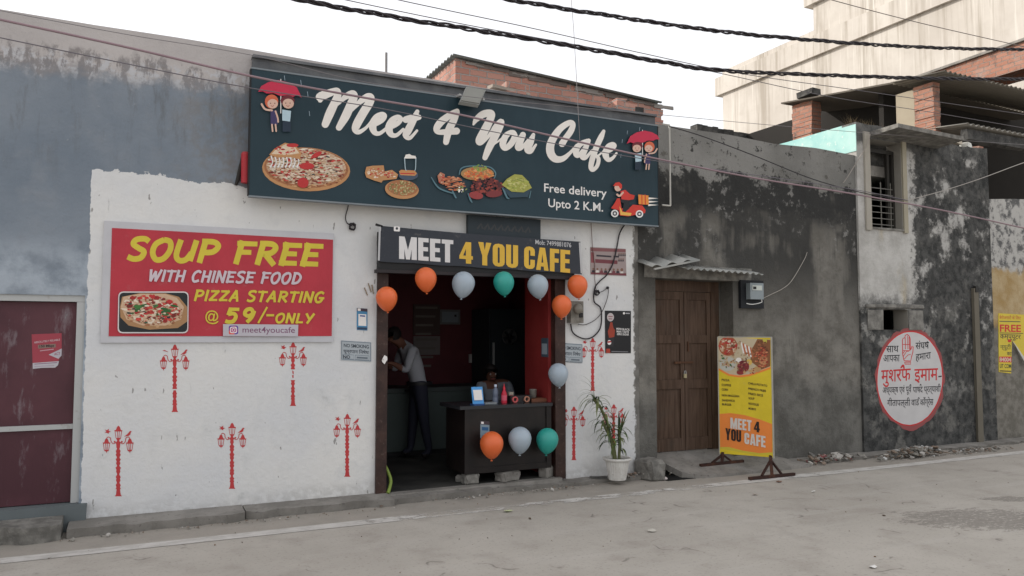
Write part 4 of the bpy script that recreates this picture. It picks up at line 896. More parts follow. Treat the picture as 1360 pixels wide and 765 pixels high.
PB.poly(b, P([(708,588),(728,582),(748,600),(744,626),(712,622)]), C(196,56,50,.5,1.5)); PB.poly(b, P([(742,598),(768,606),(764,622),(744,626)]), RD); PB.stroke(b, [(*P([p])[0],2.6) for p in ((718,594),(704,608),(694,602))], C(228,190,172,.6,1.2))
PB.ell(b, P([(697,573)])[0], 4.6, 5., C(228,190,172,.6,1.2), 16); PB.poly(b, P([(676,566),(686,553),(702,549),(714,560),(714,576),(706,578),(700,566)]), RD)
bn.part('scooter_picture', b)

# ---------- brush lettering for the red board
SK = {'S':(.8,1,[[(.76,.86),(.55,.98),(.22,.93),(.14,.72),(.4,.54),(.66,.38),(.6,.1),(.32,.02),(.04,.12)]]),'O':(.86,1,[[(.42,.97),(.12,.75),(.08,.35),(.3,.03),(.6,.1),(.77,.5),(.68,.88),(.40,.97)]]),'U':(.84,1,[[(.1,1),(.07,.3),(.25,.03),(.52,.08),(.68,.4)],[(.75,1),(.70,.02)]]),
'P':(.8,0,[[(.14,1),(.12,0)],'c',[(.0,.95),(.5,.94),(.72,.75),(.55,.48),(.12,.44)]]),'F':(.74,0,[[(.14,1),(.12,0)],[(.0,.92),(.74,.92)],[(.1,.52),(.58,.52)]]),'R':(.84,0,[[(.14,1),(.12,0)],'c',[(.0,.95),(.5,.94),(.70,.76),(.55,.52),(.12,.46)],[(.34,.46),(.78,.0)]]),'E':(.74,0,[[(.14,1),(.12,0)],[(.02,.92),(.72,.92)],[(.1,.52),(.6,.52)],[(.05,.08),(.70,.08)]]),
'W':(1.1,0,[[(.06,1),(.24,.02)],[(.24,.02),(.54,.85)],[(.54,.85),(.72,.02)],[(.72,.02),(1.05,1)]]),'I':(.26,0,[[(.14,1),(.12,0)]]),'T':(.76,0,[[(0,.92),(.78,.92)],[(.4,1),(.36,0)]]),'H':(.8,0,[[(.12,1),(.1,0)],[(.7,1),(.68,0)],[(.1,.5),(.7,.5)]]),'C':(.78,1,[[(.74,.82),(.5,.98),(.18,.8),(.08,.4),(.28,.03),(.72,.14)]]),'N':(.84,0,[[(.12,1),(.1,0)],[(.12,1),(.7,0)],[(.74,1),(.70,0)]]),
'D':(.84,0,[[(.14,1),(.12,0)],'c',[(.0,.95),(.45,.93),(.75,.6),(.62,.2),(.36,.06),(.08,.06)]]),'Z':(.78,0,[[(.06,.92),(.74,.92)],[(.72,.95),(.08,.06)],[(.04,.08),(.72,.08)]]),'A':(.86,0,[[(.04,0),(.46,1)],[(.46,1),(.76,0)],[(.2,.33),(.68,.33)]]),'G':(.86,0,['c',[(.76,.84),(.5,.98),(.18,.8),(.08,.4),(.28,.04),(.6,.08),(.74,.42)],[(.44,.42),(.84,.42)]]),'L':(.68,0,[[(.14,1),(.1,0)],[(.05,.08),(.66,.08)]]),'Y':(.8,0,[[(.06,1),(.4,.46)],[(.78,1),(.3,0)]]),
'5':(.8,0,[[(.24,.92),(.78,.92)],[(.26,.95),(.18,.55)],'c',[(.16,.56),(.5,.62),(.7,.42),(.6,.1),(.32,.02),(.06,.1)]]),'9':(.8,1,[[(.7,.7),(.5,.95),(.22,.88),(.16,.6),(.42,.46),(.66,.62),(.74,.82),(.66,.4),(.4,.02)]]),' ':(.42,0,[])}
def brush(pl, b, txt, BL, BR, hgt, m, shear=.25, wt=.2, gap=.16):
    tot = sum(SK[c][0]+gap for c in txt)-gap; wpx = BR[0]-BL[0]; u = 0
    for ch in txt:
        wd, cur, sts = SK[ch]; curve = cur
        for st in sts:
            if st == 'c': curve = 2; continue
            Q = []
            for x, y in st:
                t = (u+x)/tot; q = y*.88+.06
                Q.append((BL[0]+wpx*t+shear*q*hgt, BL[1]+(BR[1]-BL[1])*t-q*hgt, hgt*wt*(1.0 if abs(st[0][1]-st[-1][1]) > .3 or curve else .85)))
            if not curve:
                a, c = Vector(Q[0][:2]), Vector(Q[-1][:2]); d = (c-a).normalized()*hgt*.05; Q = [(a.x-d.x,a.y-d.y,Q[0][2]*1.08),(c.x+d.x,c.y+d.y,Q[-1][2])]
            pl.stroke(b, Q, m, smooth=bool(curve), caps=False)
            if curve == 2: curve = 0
        u += wd+gap
so = Thing('food_offer_board', 'red offer board with yellow SOUP FREE lettering and pizza photo on the white wall', 'sign', F(295,447,-.02))
YS = -.025; b = MB(); a_, c_ = F(139,294,YS), F(443,455,YS)
zT = (F(148,303,YS).z+F(442,318,YS).z)/2; zB_ = (F(145,447,YS).z+F(441,446,YS).z)/2; xl = F(146.5,375,YS).x; xr = F(441.5,382,YS).x
b.box((xl-.06,YS+.004,zB_-.055),(xr+.012,-.002,zT+.06),C(200,200,205,.6,1.2),jit=.003); so.part('backing_sheet', b)
b = MB(); b.box((xl,YS,zB_),(xr,YS+.003,zT),flex('red_flex_print',166,48,60)); so.part('panel', b)
PS = Plane((0,YS,0),(1,0,0)); YEL = C(204,186,62,.5,1.4); WH2 = C(214,200,208,.5,1.2)
zq = lambda x, y: (130+x/3.676, 280+y/3.676)
b = MB(); brush(PS, b, 'SOUP FREE', zq(135,243), zq(1070,276), 32, YEL, .27, .235, .15); so.part('yellow_lettering', b); b = MB(); brush(PS, b, 'PIZZA STARTING', zq(467,441), zq(1097,451), 15.5, YEL, .25, .21, .16); so.part('yellow_lettering', b); b = MB(); brush(PS, b, '59', zq(615,549), zq(755,551), 21.5, YEL, .2, .24, .3); brush(PS, b, 'ONLY', zq(863,549), zq(1045,552), 14, YEL, .22, .22, .16)
PS.stroke(b, [(*zq(782,548),2.6),(*zq(826,470),2.6)], YEL, smooth=False, caps=False); PS.stroke(b, [(*zq(822,510),3),(*zq(860,510),3)], YEL, smooth=False, caps=False); PS.text(b, '@', zq(524,536), zq(590,540), 14, YEL, .012, cap=.73)
so.part('yellow_lettering', b)
b = MB(); brush(PS, b, 'WITH CHINESE FOOD', zq(243,346), zq(985,361), 16.5, WH2, .25, .2, .15); so.part('white_lettering', b)
b = MB(); PS.rrect(b, zq(100,394), zq(443,394), zq(441,598), zq(96,598), 7, C(220,214,214,.5,1.2)); PS.rrect(b, zq(105,400), zq(438,400), zq(436,592), zq(102,592), 6, C(30,34,36,.5))
PS.poly(b,[zq(108,470),zq(118,420),zq(200,403),zq(330,403),zq(395,420),zq(436,470),zq(436,540),zq(390,572),zq(250,580),zq(150,560),zq(110,520)],C(170,130,92,.6,1.3)); PS.poly(b,[zq(112,468),zq(125,420),zq(210,405),zq(330,406),zq(385,425),zq(420,470),zq(405,530),zq(330,560),zq(220,560),zq(140,530)],CH[1])
PS.blobs(b, zq(265,490), 42, 22, [CR2,C(140,84,56,.6,1.3),C(200,160,120,.6,1.3)], 240, (1,2.6), .1, (1.3,.7), 26); PS.blobs(b, zq(262,480), 39, 19.5, CH, 190, (1.5,4.5), .1, (1.3,.6), 21); PS.blobs(b, zq(262,480), 39, 19.5, TM+[C(120,40,36,.5,1.4)], 110, (1,4.5), .1, (1.2,.8), 22); PS.blobs(b, zq(262,480), 36, 17, [C(44,84,44,.6),C(56,104,52,.6)], 12, (2.5,6), .1, (1.3,.6), 23); PS.blobs(b, zq(262,490), 36, 17, CH+OL, 40, (1,3), .1, (1.3,.6), 24)
so.part('pizza_picture', b)
b = MB(); PS.poly(b, [zq(610,553),zq(977,556),zq(975,613),zq(610,611)], C(196,192,200,.5,1.2))
IG = [C(96,66,150,.5,1.4),C(170,56,120,.5,1.4),C(214,86,80,.5,1.4)]
PS.rrect(b, zq(638,560), zq(684,560), zq(684,603), zq(638,603), 3, IG[0]); PS.rrect(b, zq(638,572), zq(672,560), zq(684,590), zq(650,603), 2.4, IG[1]); PS.rrect(b, zq(638,584), zq(656,578), zq(668,603), zq(638,603), 2, IG[2])
for k in range(2): PS.rrect(b, zq(644+k*4,566+k*4), zq(678-k*4,566+k*4), zq(678-k*4,597-k*4), zq(644+k*4,597-k*4), 2.2, [PRW, IG[1]][k])
PS.ell(b, zq(661,581.5), 2.4, 2.3, PRW, 16); PS.ell(b, zq(661,581.5), 1.5, 1.4, IG[1], 14); PS.ell(b, zq(671,573), .6, .6, PRW, 8)
PS.text(b, 'meet4youcafe', zq(705,594), zq(960,596), 8.2, C(110,72,96,.6), .004); so.part('handle_sticker', b)

# ---------- condensed block lettering
BK = {'M':(.92,[[(0,0),(0,1),(.27,1),(.27,0)],[(.65,0),(.65,1),(.92,1),(.92,0)],[(.16,1),(.29,1),(.46,.42),(.46,.0),(.36,0)],[(.76,1),(.63,1),(.46,.42),(.46,.0),(.56,0)]]),
'E':(.54,[[(0,0),(0,1),(.54,1),(.54,.82),(.26,.82),(.26,.6),(.51,.6),(.51,.42),(.26,.42),(.26,.18),(.54,.18),(.54,0)]]),'F':(.52,[[(0,0),(0,1),(.52,1),(.52,.82),(.26,.82),(.26,.58),(.49,.58),(.49,.4),(.26,.4),(.26,0)]]),'T':(.6,[[(.17,0),(.17,.82),(0,.82),(0,1),(.6,1),(.6,.82),(.43,.82),(.43,0)]]),
'4':(.64,[[(.31,0),(.31,1),(.56,1),(.56,0)],[(0,.2),(0,.36),(.64,.36),(.64,.2)],[(0,.34),(.30,1),(.36,1),(.36,.8),(.17,.34)]]),'Y':(.68,[[(0,1),(.27,1),(.34,.66),(.41,1),(.68,1),(.47,.42),(.47,0),(.21,0),(.21,.42)]]),
'O':(.62,[[(.31,1),(.12,.97),(.02,.88),(0,.78),(0,.22),(.02,.12),(.12,.03),(.31,0),(.31,.15),(.26,.19),(.26,.81),(.31,.85)],[(.31,1),(.50,.97),(.60,.88),(.62,.78),(.62,.22),(.60,.12),(.50,.03),(.31,0),(.31,.15),(.36,.19),(.36,.81),(.31,.85)]]),
'U':(.62,[[(0,1),(.26,1),(.26,.2),(.31,.15),(.36,.2),(.36,1),(.62,1),(.62,.22),(.6,.12),(.5,.03),(.31,0),(.12,.03),(.02,.12),(0,.22)]]),'C':(.6,[[(.6,.6),(.35,.6),(.35,.8),(.3,.85),(.26,.8),(.26,.2),(.30,.15),(.35,.2),(.35,.42),(.6,.42),(.6,.2),(.58,.11),(.48,.03),(.3,0),(.12,.03),(.02,.12),(0,.22),(0,.78),(.02,.88),(.12,.97),(.3,1),(.48,.97),(.58,.89),(.6,.8)]]),
'A':(.7,[[(0,0),(.2,1),(.36,1),(.35,.74),(.25,0)],[(.7,0),(.5,1),(.34,1),(.35,.74),(.45,0)],[(.2,.17),(.2,.34),(.5,.34),(.5,.17)]])}
def block(pl, b, txt, BL, BR, hgt, m, gap=.07):
    tot = sum(BK[c][0]+gap for c in txt)-gap; u = 0
    for ch in txt:
        wd, polys = BK[ch]
        for P_ in polys: pl.poly(b, [(BL[0]+(BR[0]-BL[0])*(u+x)/tot, BL[1]+(BR[1]-BL[1])*(u+x)/tot-y*hgt) for x, y in P_], m)
        u += wd+gap
# ---------- awning banner over the entrance
b = MB(); b.box((2.125,-.125,2.235),(4.30,-.04,2.60),MBLACK); b.box((2.10,-.135,2.20),(4.36,-.042,2.233),C(40,36,38,.6)); cafe.part('shutter_housing', b)
aw = Thing('entrance_banner', 'charcoal flex banner above the shop entrance with bold white and yellow lettering', 'banner', (3.2,-.15,2.3))
YA = -.15; PA = Plane((0,YA,0),(1,0,0)); b = MB()
cs = [(507,300),(771,321),(773,364),(503.5,347)]; N_ = 24; top = [PA.px(cs[0][0]+(cs[1][0]-cs[0][0])*k/N_, cs[0][1]+(cs[1][1]-cs[0][1])*k/N_+.9*math.sin(k*math.pi/N_)*1.2) for k in range(N_+1)]; bot = [PA.px(cs[3][0]+(cs[2][0]-cs[3][0])*k/N_, cs[3][1]+(cs[2][1]-cs[3][1])*k/N_+.5*math.sin(k*1.1)) for k in range(N_+1)]
MCH = flex('charcoal_flex_print',46,50,58,1.4); bk = Vector((0,.012,0))
for k in range(N_): b.mesh([top[k],top[k+1],bot[k+1],bot[k],top[k]+bk,top[k+1]+bk,bot[k+1]+bk,bot[k]+bk],[(3,2,1,0),(4,5,6,7),(0,1,5,4),(2,3,7,6)],MCH)
aw.part('sheet', b)
b = MB(); 
for (p, q) in (((504.5,301),(503,346)),((770,322),(772.5,363))): b = MB(); PA.stroke(b,[(*p,2.6),(*q,2.6)],C(190,190,192,.5,1.2),smooth=False,caps=False); aw.part('edge_hem', b)
b = MB(); b.tube([F(499,298,-.14),F(508,301,-.14)],.012,MBLACK); aw.part('rod', b)
YG = C(206,166,62,.5,1.5); bl = lambda x: 341.2+(x-529.7)*.0808
b = MB(); block(PA,b,'MEET',(530,bl(530)+2.5),(602,bl(602)+2),30,C(210,208,208,.5,1.4)); aw.part('white_lettering', b)
b = MB(); block(PA,b,'4',(610,bl(610)+1.5),(628,bl(628)+1.5),28.5,YG); aw.part('yellow_lettering', b); b = MB(); block(PA,b,'YOU',(635,bl(635)+2),(688,bl(688)+2.5),30.5,YG); aw.part('yellow_lettering', b); b = MB(); block(PA,b,'CAFE',(696,bl(696)+2),(757,bl(757)+3),30,YG); aw.part('yellow_lettering', b)
b = MB(); PA.text(b,'Mob: 7499881076',(711,324.2),(758.5,328.5),6.2,C(200,200,202,.5,1.2),.01); aw.part('small_lettering', b); b = MB(); PA.rrect(b,(523,300.5),(531,301),(531,307.5),(523,307),1.2,PRW); PA.ell(b,(527,303.5),1.8,1.8,MCH,10); aw.part('corner_mark', b)
# old sign board behind the entrance banner
b = MB(); px_box(b,(622,285),(718,318),-.06,-.003,C(44,52,58,.6)); P3 = Plane((0,-.06,0),(1,0,0)); 
for k, x in enumerate(range(634,706,9)): P3.stroke(b,[(x,304+.08*k*9,3),(x+5,297+.08*k*9,3),(x+7,304+.08*k*9,3)],C(62,64,66,.7),smooth=False,caps=False)
single('old_sign', b, 'dark faded old sign board half hidden behind the entrance banner', 'sign', F(670,300,-.03))

# ---------- posters and stickers
def poster(name, label, corners, y, m, cat='poster', th=.0035):
    """a thin sheet fixed to the wall: returns its Thing and its print plane"""
    pl = Plane((0,y,0),(1,0,0)); P_ = [pl.px(*c) for c in corners]
    t = Thing(name, label, cat, sum(P_, Vector())/len(P_)); b = MB(); b.prism(P_, (0,th,0), m); t.part('sheet', b); return t, pl
GRY = C(86,98,110,.6); PAP = C(178,186,192,.7,1.2)
for q_, lb in ((((453,452),(493,454.5),(493,480.5),(453,478.5)),'no smoking notice on the white wall left of the entrance'),(((742,455),(773.5,457),(774,480.5),(742,479.5)),'no smoking notice on the white wall right of the entrance under the orange balloon')):
    t, pl = poster('no_smoking_notice', lb, q_, -.006, PAP, 'notice'); b = MB(); (xa,ya),(xb,yb) = q_[0],q_[1]; wd = xb-xa; s_ = (yb-ya)/wd
    L = lambda u, v: (xa+wd*u, ya+s_*wd*u+v)
    for p, q in ((L(.02,1),L(.98,1)),(L(.02,25),L(.98,25)),(L(.02,1),L(.02,25)),(L(.98,1),L(.98,25))): pl.stroke(b,[(*p,.6),(*q,.6)],GRY,smooth=False,caps=False)
    pl.text(b,'NO SMOKING',L(.09,8.5),L(.92,8.5),4.6,C(40,46,56,.6),.012); pl.text(b,'धूम्रपान निषेध'.replace('नि','िन'),L(.08,16),L(.92,16),4.4,C(50,56,66,.6),.012)
    pl.text(b,'NO',L(.07,23.5),L(.30,23.5),4.2,C(40,46,56,.6),.03)
    for (u0,u1) in ((.06,.42),(.47,.93)): pl.stroke(b,[(*L(u0,18.4),.5),(*L(u1,18.4),.5),(*L(u1,24),.5),(*L(u0,24),.5),(*L(u0,18.4),.5)],GRY,smooth=False,caps=False)
    pl.stroke(b,[(*L(.52,21.5),2.2),(*L(.88,21.5),2.2)],C(90,98,106,.6),smooth=False,caps=False); t.part('print', b)
t, pl = poster('payment_sticker', 'narrow blue payment sticker on the white wall left of the entrance', ((474,409),(488,410),(488,439),(474,438)), -.006, C(70,130,170,.4,1.4), 'sticker')
b = MB(); pl.poly(b,[(474,409),(488,410),(488,414),(474,413)],C(60,50,60,.5)); pl.poly(b,[(475,409.5),(479,409.8),(479,413),(475,412.8)],PRW); pl.poly(b,[(476,417),(486.5,417.5),(486.5,433),(476,432.5)],PRW); pl.poly(b,[(478,418.5),(485,419),(485,420.8),(478,420.3)],C(40,70,130,.5)); pl.poly(b,[(474.5,434.5),(487.5,435),(487.5,438),(474.5,437.5)],C(40,56,80,.5)); t.part('print', b)
t, pl = poster('group_poster', 'brownish poster with rows of small portraits on the white wall below the banner', ((784,328),(831,330.5),(832,366.5),(784.5,364.5)), -.006, C(168,152,150,.6,1.2))
b = MB(); BRN = C(104,56,62,.6); DK2 = C(52,46,52,.6)
pl.poly(b,[(784.5,329),(831,331),(831,335),(784.5,333.5)],C(120,78,80,.6)); pl.poly(b,[(784.8,361.5),(831.6,363),(831.8,366),(785,364)],BRN); pl.poly(b,[(784.8,335),(789,335.2),(789,349),(784.8,348.8)],C(126,70,74,.6)); pl.poly(b,[(790.5,344),(820,346),(820,350.8),(790.5,349)],BRN)
pl.stroke(b,[(792,339.4,2.2),(812,340.8,2.2)],DK2,smooth=False,caps=False); pl.stroke(b,[(815,340.6,2.2),(822,341,2.2)],DK2,smooth=False,caps=False)
for k in range(8):
    x = 788+k*5.4; y = 357.2+.03*k*5.4; r_ = 1.3+(.6 if k == 7 else 0); pl.poly(b,[(x-2.2,y+4.6),(x-1.6,y+1.6),(x+1.6,y+1.6),(x+2.2,y+4.6)],[DK2,C(190,186,180,.6),BRN][k%3]); pl.ell(b,(x,y),r_,r_*1.2,C(112,84,72,.6),10)
for k in range(7):
    x = 822+ (k%4)*2.7; y = 336.8+(k//4)*7.2; pl.poly(b,[(x-1,y+3.2),(x-.7,y+1),(x+.7,y+1),(x+1,y+3.2)],DK2); pl.ell(b,(x,y),.8,.95,C(112,84,72,.6),8)
t.part('print', b)
t, pl = poster('cola_poster', 'black drink poster with a bottle on the white wall near the dark house', ((803.5,412.5),(838,413),(838,469),(804,469)), -.006, C(24,24,28,.4,1.4))
b = MB(); zc = lambda x, y: (720+x/3.822, 280+y/3.822)
pl.ell(b, zc(347,540), 4.6, 5.6, C(200,190,190,.5,1.2), 18); pl.stroke(b,[(*zc(336,536),1),(*zc(358,537),1)],C(120,60,66,.6),smooth=False,caps=False); pl.stroke(b,[(*zc(338,548),1),(*zc(356,549),1)],C(120,60,66,.6),smooth=False,caps=False)
pl.poly(b,[zc(341,592),zc(346,566),zc(356,566),zc(361,592),zc(370,606),zc(366,640),zc(340,648),zc(333,612)],C(150,58,40,.4,1.4)); pl.poly(b,[zc(334,646),zc(366,640),zc(362,690),zc(330,688)],C(34,32,36,.3)); pl.ell(b, zc(341,668), 2.6, 3.2, PRW, 14); pl.poly(b,[zc(332,662),zc(350,660),zc(350,668),zc(332,671)],C(170,50,50,.5,1.4)); pl.poly(b,[zc(326,700),zc(344,700),zc(346,722),zc(324,722)],C(160,56,40,.4,1.4))
pl.text(b,'PEPSI BLACK',zc(377,604),zc(445,608),2.7,PRW,.02); pl.text(b,'MAX TASTE',zc(378,617),zc(440,621),2.7,PRW,.02); pl.text(b,'ZERO SUGAR',zc(379,630),zc(440,633),2.7,PRW,.02); pl.ell(b, zc(415,520), 1.4, 1.6, PRW, 10); pl.stroke(b,[(*zc(423,520),1.4),(*zc(445,521),1.4)],C(150,150,154,.5),smooth=False,caps=False); pl.stroke(b,[(*zc(352,714),1),(*zc(436,716),1)],C(110,110,114,.5),smooth=False,caps=False); t.part('print', b)
# advert on the maroon door
t, pl = poster('door_advert', 'pinkish red advert sheet with torn corner stuck on the maroon door', ((42,444),(81.8,442.5),(82,464),(80,474),(77,481),(73,488.5),(56,488.5),(43.5,490)), .068, C(150,62,74,.6,1.5), th=.0015)
b = MB(); za = lambda x, y: (30+x/9.557, 420+y/9.557)
pl.text(b,'ABSOLUTELY RELIABLE',za(145,345),za(475,308),2.6,C(206,180,186,.6,1.2),.02); pl.poly(b,[za(195,365),za(420,350),za(422,395),za(197,412)],C(120,100,92,.6)); pl.text(b,'150 Mbps',za(215,396),za(400,386),3.2,C(40,30,36,.6),.03); pl.stroke(b,[(*za(220,440),1.2),(*za(395,418),1.2)],C(200,160,170,.6,1.2),smooth=False,caps=False)
pl.poly(b,[za(330,488),za(497,410),za(494,500),za(455,540)],C(190,186,194,.6,1.2)); pl.text(b,'ACT',za(400,496),za(478,486),3.2,C(130,60,80,.6),.02)
pl.poly(b,[za(128,594),za(462,570),za(450,620),za(415,652),za(240,656),za(130,668)],C(190,188,194,.6,1.2)); pl.stroke(b,[(*za(150,608),1),(*za(440,588),1)],C(120,90,110,.6),smooth=False,caps=False); pl.stroke(b,[(*za(150,640),1.6),(*za(400,624),1.6)],C(150,140,150,.6),smooth=False,caps=False); t.part('print', b)
# torn yellow computer course poster at the far right
yw = .03-.006
t, pl = poster('course_poster', 'torn yellow poster with red FREE lettering on the ochre wall', ((1326,416),(1360,418),(1372,419),(1372,500),(1358,474),(1344,452),(1343,496),(1326.5,494)), yw, C(206,184,62,.6,1.4))
b = MB(); zf_ = lambda x, y: (1310+x/6.96, 400+y/6.96); RD2 = C(190,50,46,.6,1.5)
pl.text(b,'बेरोजगारों के लिए'.replace('लि','िल'),zf_(120,165),zf_(318,170),4.2,C(186,90,56,.6,1.4),.01); pl.stroke(b,[(*zf_(120,186),1.2),(*zf_(315,190),1.2)],C(90,80,60,.6),smooth=False,caps=False); pl.text(b,'FREE',zf_(124,280),zf_(320,284),9.6,RD2,.025); pl.stroke(b,[(*zf_(122,293),.8),(*zf_(340,298),.8)],DK2,smooth=False,caps=False); pl.text(b,'कम्प्यूटर',zf_(126,345),zf_(318,350),6.6,DK2,.008)
pl.ell(b, zf_(213,366), 2.4, 2., RD2, 12); pl.text(b,'न्यूटी',zf_(128,440),zf_(226,445),5.6,C(80,84,50,.6),.01); pl.text(b,'का',zf_(190,500),zf_(232,502),5,DK2,.01); pl.poly(b,[zf_(118,512),zf_(232,512),zf_(231,566),zf_(119,564)],RD2); pl.text(b,'84004',zf_(122,556),zf_(228,558),5.4,C(216,196,180,.6,1.2),.03); pl.text(b,'UT COM',zf_(124,616),zf_(228,618),5.4,C(60,70,50,.6),.02); pl.stroke(b,[(*zf_(124,644),1.4),(*zf_(228,648),1.4)],DK2,smooth=False,caps=False); t.part('print', b)
b = MB(); pl2 = Plane((0,yw-.02,0),(1,0,0)); b.face([pl2.px(1344,451),pl2.px(1352,462),pl2.px(1364,486)-Vector((0,.05,0)),pl2.px(1361,490)-Vector((0,.06,0))],C(200,196,186,.6,1.2)); t.part('torn_flap', b)

# ---------- painted round notice on the weathered wall (paint: a part of the house)
PN = Plane((0,-.033,0),(1,0,0)); b = MB(); RD3 = C(186,50,52,.8,1.5); BK3 = C(34,34,38,.8)
cx_, cy_ = 1208.3, 502.5
rnd = random.Random(2); 
for k, (rx, ry, m) in enumerate(((45.5,66,C(150,84,84,.9,1.3)),(44.2,63.2,RD3),(42.9,61.6,C(206,204,204,.8,1.2)))):
    pts = []
    for j in range(64):
        t_ = 2*math.pi*j/64; jit = rnd.uniform(-.02,.035) if k == 0 else rnd.uniform(-.004,.004); low = 1+(.03 if (k == 0 and math.sin(t_) > .2 and math.cos(t_) > -.2) else 0)
        pts.append((cx_+rx*(1+jit)*low*math.cos(t_), cy_+ry*(1+jit)*low*math.sin(t_)-(.04*rx*math.cos(t_))))
    PN.poly(b, pts, m)
zn = lambda x, y: (1160+x/5.46, 430+y/5.46)
hand = [(222,268),(212,225),(210,120),(215,104),(226,104),(231,84),(245,76),(256,86),(262,94),(266,110),(268,190),(272,186),(280,162),(288,166),(286,205),(276,240),(270,270)]
PN.stroke(b,[(*zn(*p),1.1) for p in hand+[hand[0]]],RD3,smooth=False,caps=False)
for st in ([(230,100),(232,185)],[(248,84),(250,185)],[(258,96),(262,190)],[(213,195),(268,195)],[(212,150),(266,150)],[(214,240),(240,200),(256,200)],[(224,256),(250,226),(270,222)],[(216,214),(226,196)]): PN.stroke(b,[(*zn(*p),.9) for p in st],RD3,smooth=False,caps=False)
PN.stroke(b,[(*zn(226,278),1.2),(*zn(270,278),1.2),(*zn(270,292),1.2),(*zn(228,292),1.2),(*zn(226,278),1.2)],RD3,smooth=False,caps=False)
DEV = [('साथ',(92,206),(182,205),8.2,BK3,.008),('आपका',(72,276),(190,272),8.4,BK3,.008),('संघष',(305,184),(402,178),8.2,BK3,.008),('हमारा',(306,268),(416,250),8.2,BK3,.008),('मुशरफ',(56,424),(270,410),15.5,RD3,.008),('इमाम',(296,415),(468,408),15.5,RD3,.008),('अध्यक्ष एवं पूव',(66,504),(274,496),7.4,BK3,.006),('पाषद प्रत्याशी',(286,500),(488,492),7.4,BK3,.006),('गीतापल्ली',(100,596),(266,594),7.6,BK3,.006),('वाड',(274,594),(330,590),7.6,BK3,.006),('काँग्रेस',(338,592),(434,588),7.6,BK3,.006)]
for tx, p, q, h, m, off in DEV: PN.text(b, tx, zn(*p), zn(*q), h, m, off, cap=.62)
for (x, y, s_, m) in ((384,138,1,BK3),(200,318,2.1,RD3),(262,448,.9,BK3),(336,446,.9,BK3),(322,542,.9,BK3)):      # the hook over the headline
    PN.stroke(b,[(*zn(x,y),.9*s_),(*zn(x+7*s_,y-8*s_),1.1*s_),(*zn(x+10*s_,y+2*s_),.9*s_)],m)
PN.stroke(b,[(*zn(470,384),1.6),(*zn(494,380),1.6)],BK3,smooth=False,caps=False)
we.part('painted_notice', b, ww, 'white round painted notice with red rim and red palm')

# ---------- standing menu board on the pavement
pL, pR = F(955,520,-.12), F(1025,530,-.62); dU = Vector((pR.x-pL.x, pR.y-pL.y, 0)); WB = dU.length
st_ = Thing('menu_board', 'yellow and orange standing menu board on brown iron feet beside the brown door', 'menu board', ((pL.x+pR.x)/2,(pL.y+pR.y)/2,.0))
PM = Plane((pL.x,pL.y,0), dU); dN = PM.N
zt1 = (PM.px(953,447).z+PM.px(1023,450).z)/2; zb1 = (PM.px(957,600).z+PM.px(1027,610).z)/2
def mbq(u0,u1,z0,z1,d0,d1,m,b):
    P_ = [PM.uv(u,0)+dN*d+Vector((0,0,z)) for z in (z0,z1) for (u,d) in ((u0,d1),(u1,d1),(u1,d0),(u0,d0))]
    b.mesh(P_,[(3,2,1,0),(4,5,6,7),(0,1,5,4),(1,2,6,5),(2,3,7,6),(3,0,4,7)],m)
b = MB(); mbq(0,WB,zb1,zt1,-.025,0,flex('yellow_flex_print',214,190,44,1.4),b); st_.part('panel', b)
b = MB(); al = C(180,176,165,.4,1.2)
mbq(WB+.001,WB+.014,zb1-.01,zt1+.01,-.028,.003,al,b); mbq(-.012,-.001,zb1-.01,zt1+.01,-.028,.003,al,b); mbq(-.001,WB+.001,zt1+.001,zt1+.012,-.027,.002,al,b); st_.part('frame', b)
MFOOT = metal('dark_rusty_iron', (.045,.022,.018), .75, (.09,.04,.025))
for u, ends in ((.03, (ramp(930,619.5), ramp(987,613.5))), (WB-.03, (G(995,637,.012), G(1055,631,.012)))):
    b = MB(); c = PM.uv(u,0)-dN*.012; p, q = [e+Vector((0,0,.012)) for e in ends]; m_ = (p+q)/2; tpz = Vector((c.x,c.y,zb1+.012))
    b.bar(p, q, .035, MFOOT, .03); b.bar(m_, tpz, .034, MFOOT); st_.part('foot', b)
    b = MB(); hi = m_.lerp(tpz,.8)
    for t in (.27,.71): b.bar(p.lerp(q,t)+Vector((0,0,.014)), hi, .022, MFOOT)
    st_.part('brace', b)
zm = lambda x, y: (940+x/3.643, 430+y/3.643)
b = MB(); ORG = C(224,130,58,.5,1.5)
PM.poly(b,[zm(57,436),zm(110,432),zm(180,442),zm(250,462),zm(311,485),zm(313,622),zm(250,626),zm(170,616),zm(100,600),zm(60,600)],ORG)
PM.poly(b,[zm(60,597),zm(100,596),zm(170,614),zm(250,626),zm(314,622),zm(314,632),zm(240,634),zm(160,622),zm(60,604)],YEL); st_.part('orange_band', b)
b = MB(); WD = C(140,92,60,.6,1.3)
PM.poly(b,[zm(51,215),zm(70,225),zm(105,244),zm(150,250),zm(200,244),zm(250,228),zm(304,208),zm(304,218),zm(250,238),zm(200,254),zm(150,260),zm(100,252),zm(52,224)],ORG)
PM.poly(b,[zm(51,60),zm(303,77),zm(303,208),zm(250,228),zm(200,244),zm(150,250),zm(105,244),zm(52,215)],C(206,190,160,.6,1.2))
PM.poly(b,[zm(215,120),zm(240,74),zm(303,78),zm(303,205),zm(260,222),zm(205,180)],WD)
PM.ell(b,zm(98,108),12.5,13,C(170,96,64,.6,1.3),22); PM.blobs(b,zm(98,108),12,12,CH+TM,90,(.8,2.4),0,(1,1),31)
PM.ell(b,zm(96,194),11,9.5,C(200,200,190,.5,1.2),20); PM.blobs(b,zm(96,194),7,6,[C(60,90,50,.6),C(150,60,50,.6),C(190,150,100,.6)],30,(.8,2),0,(1,1),32)
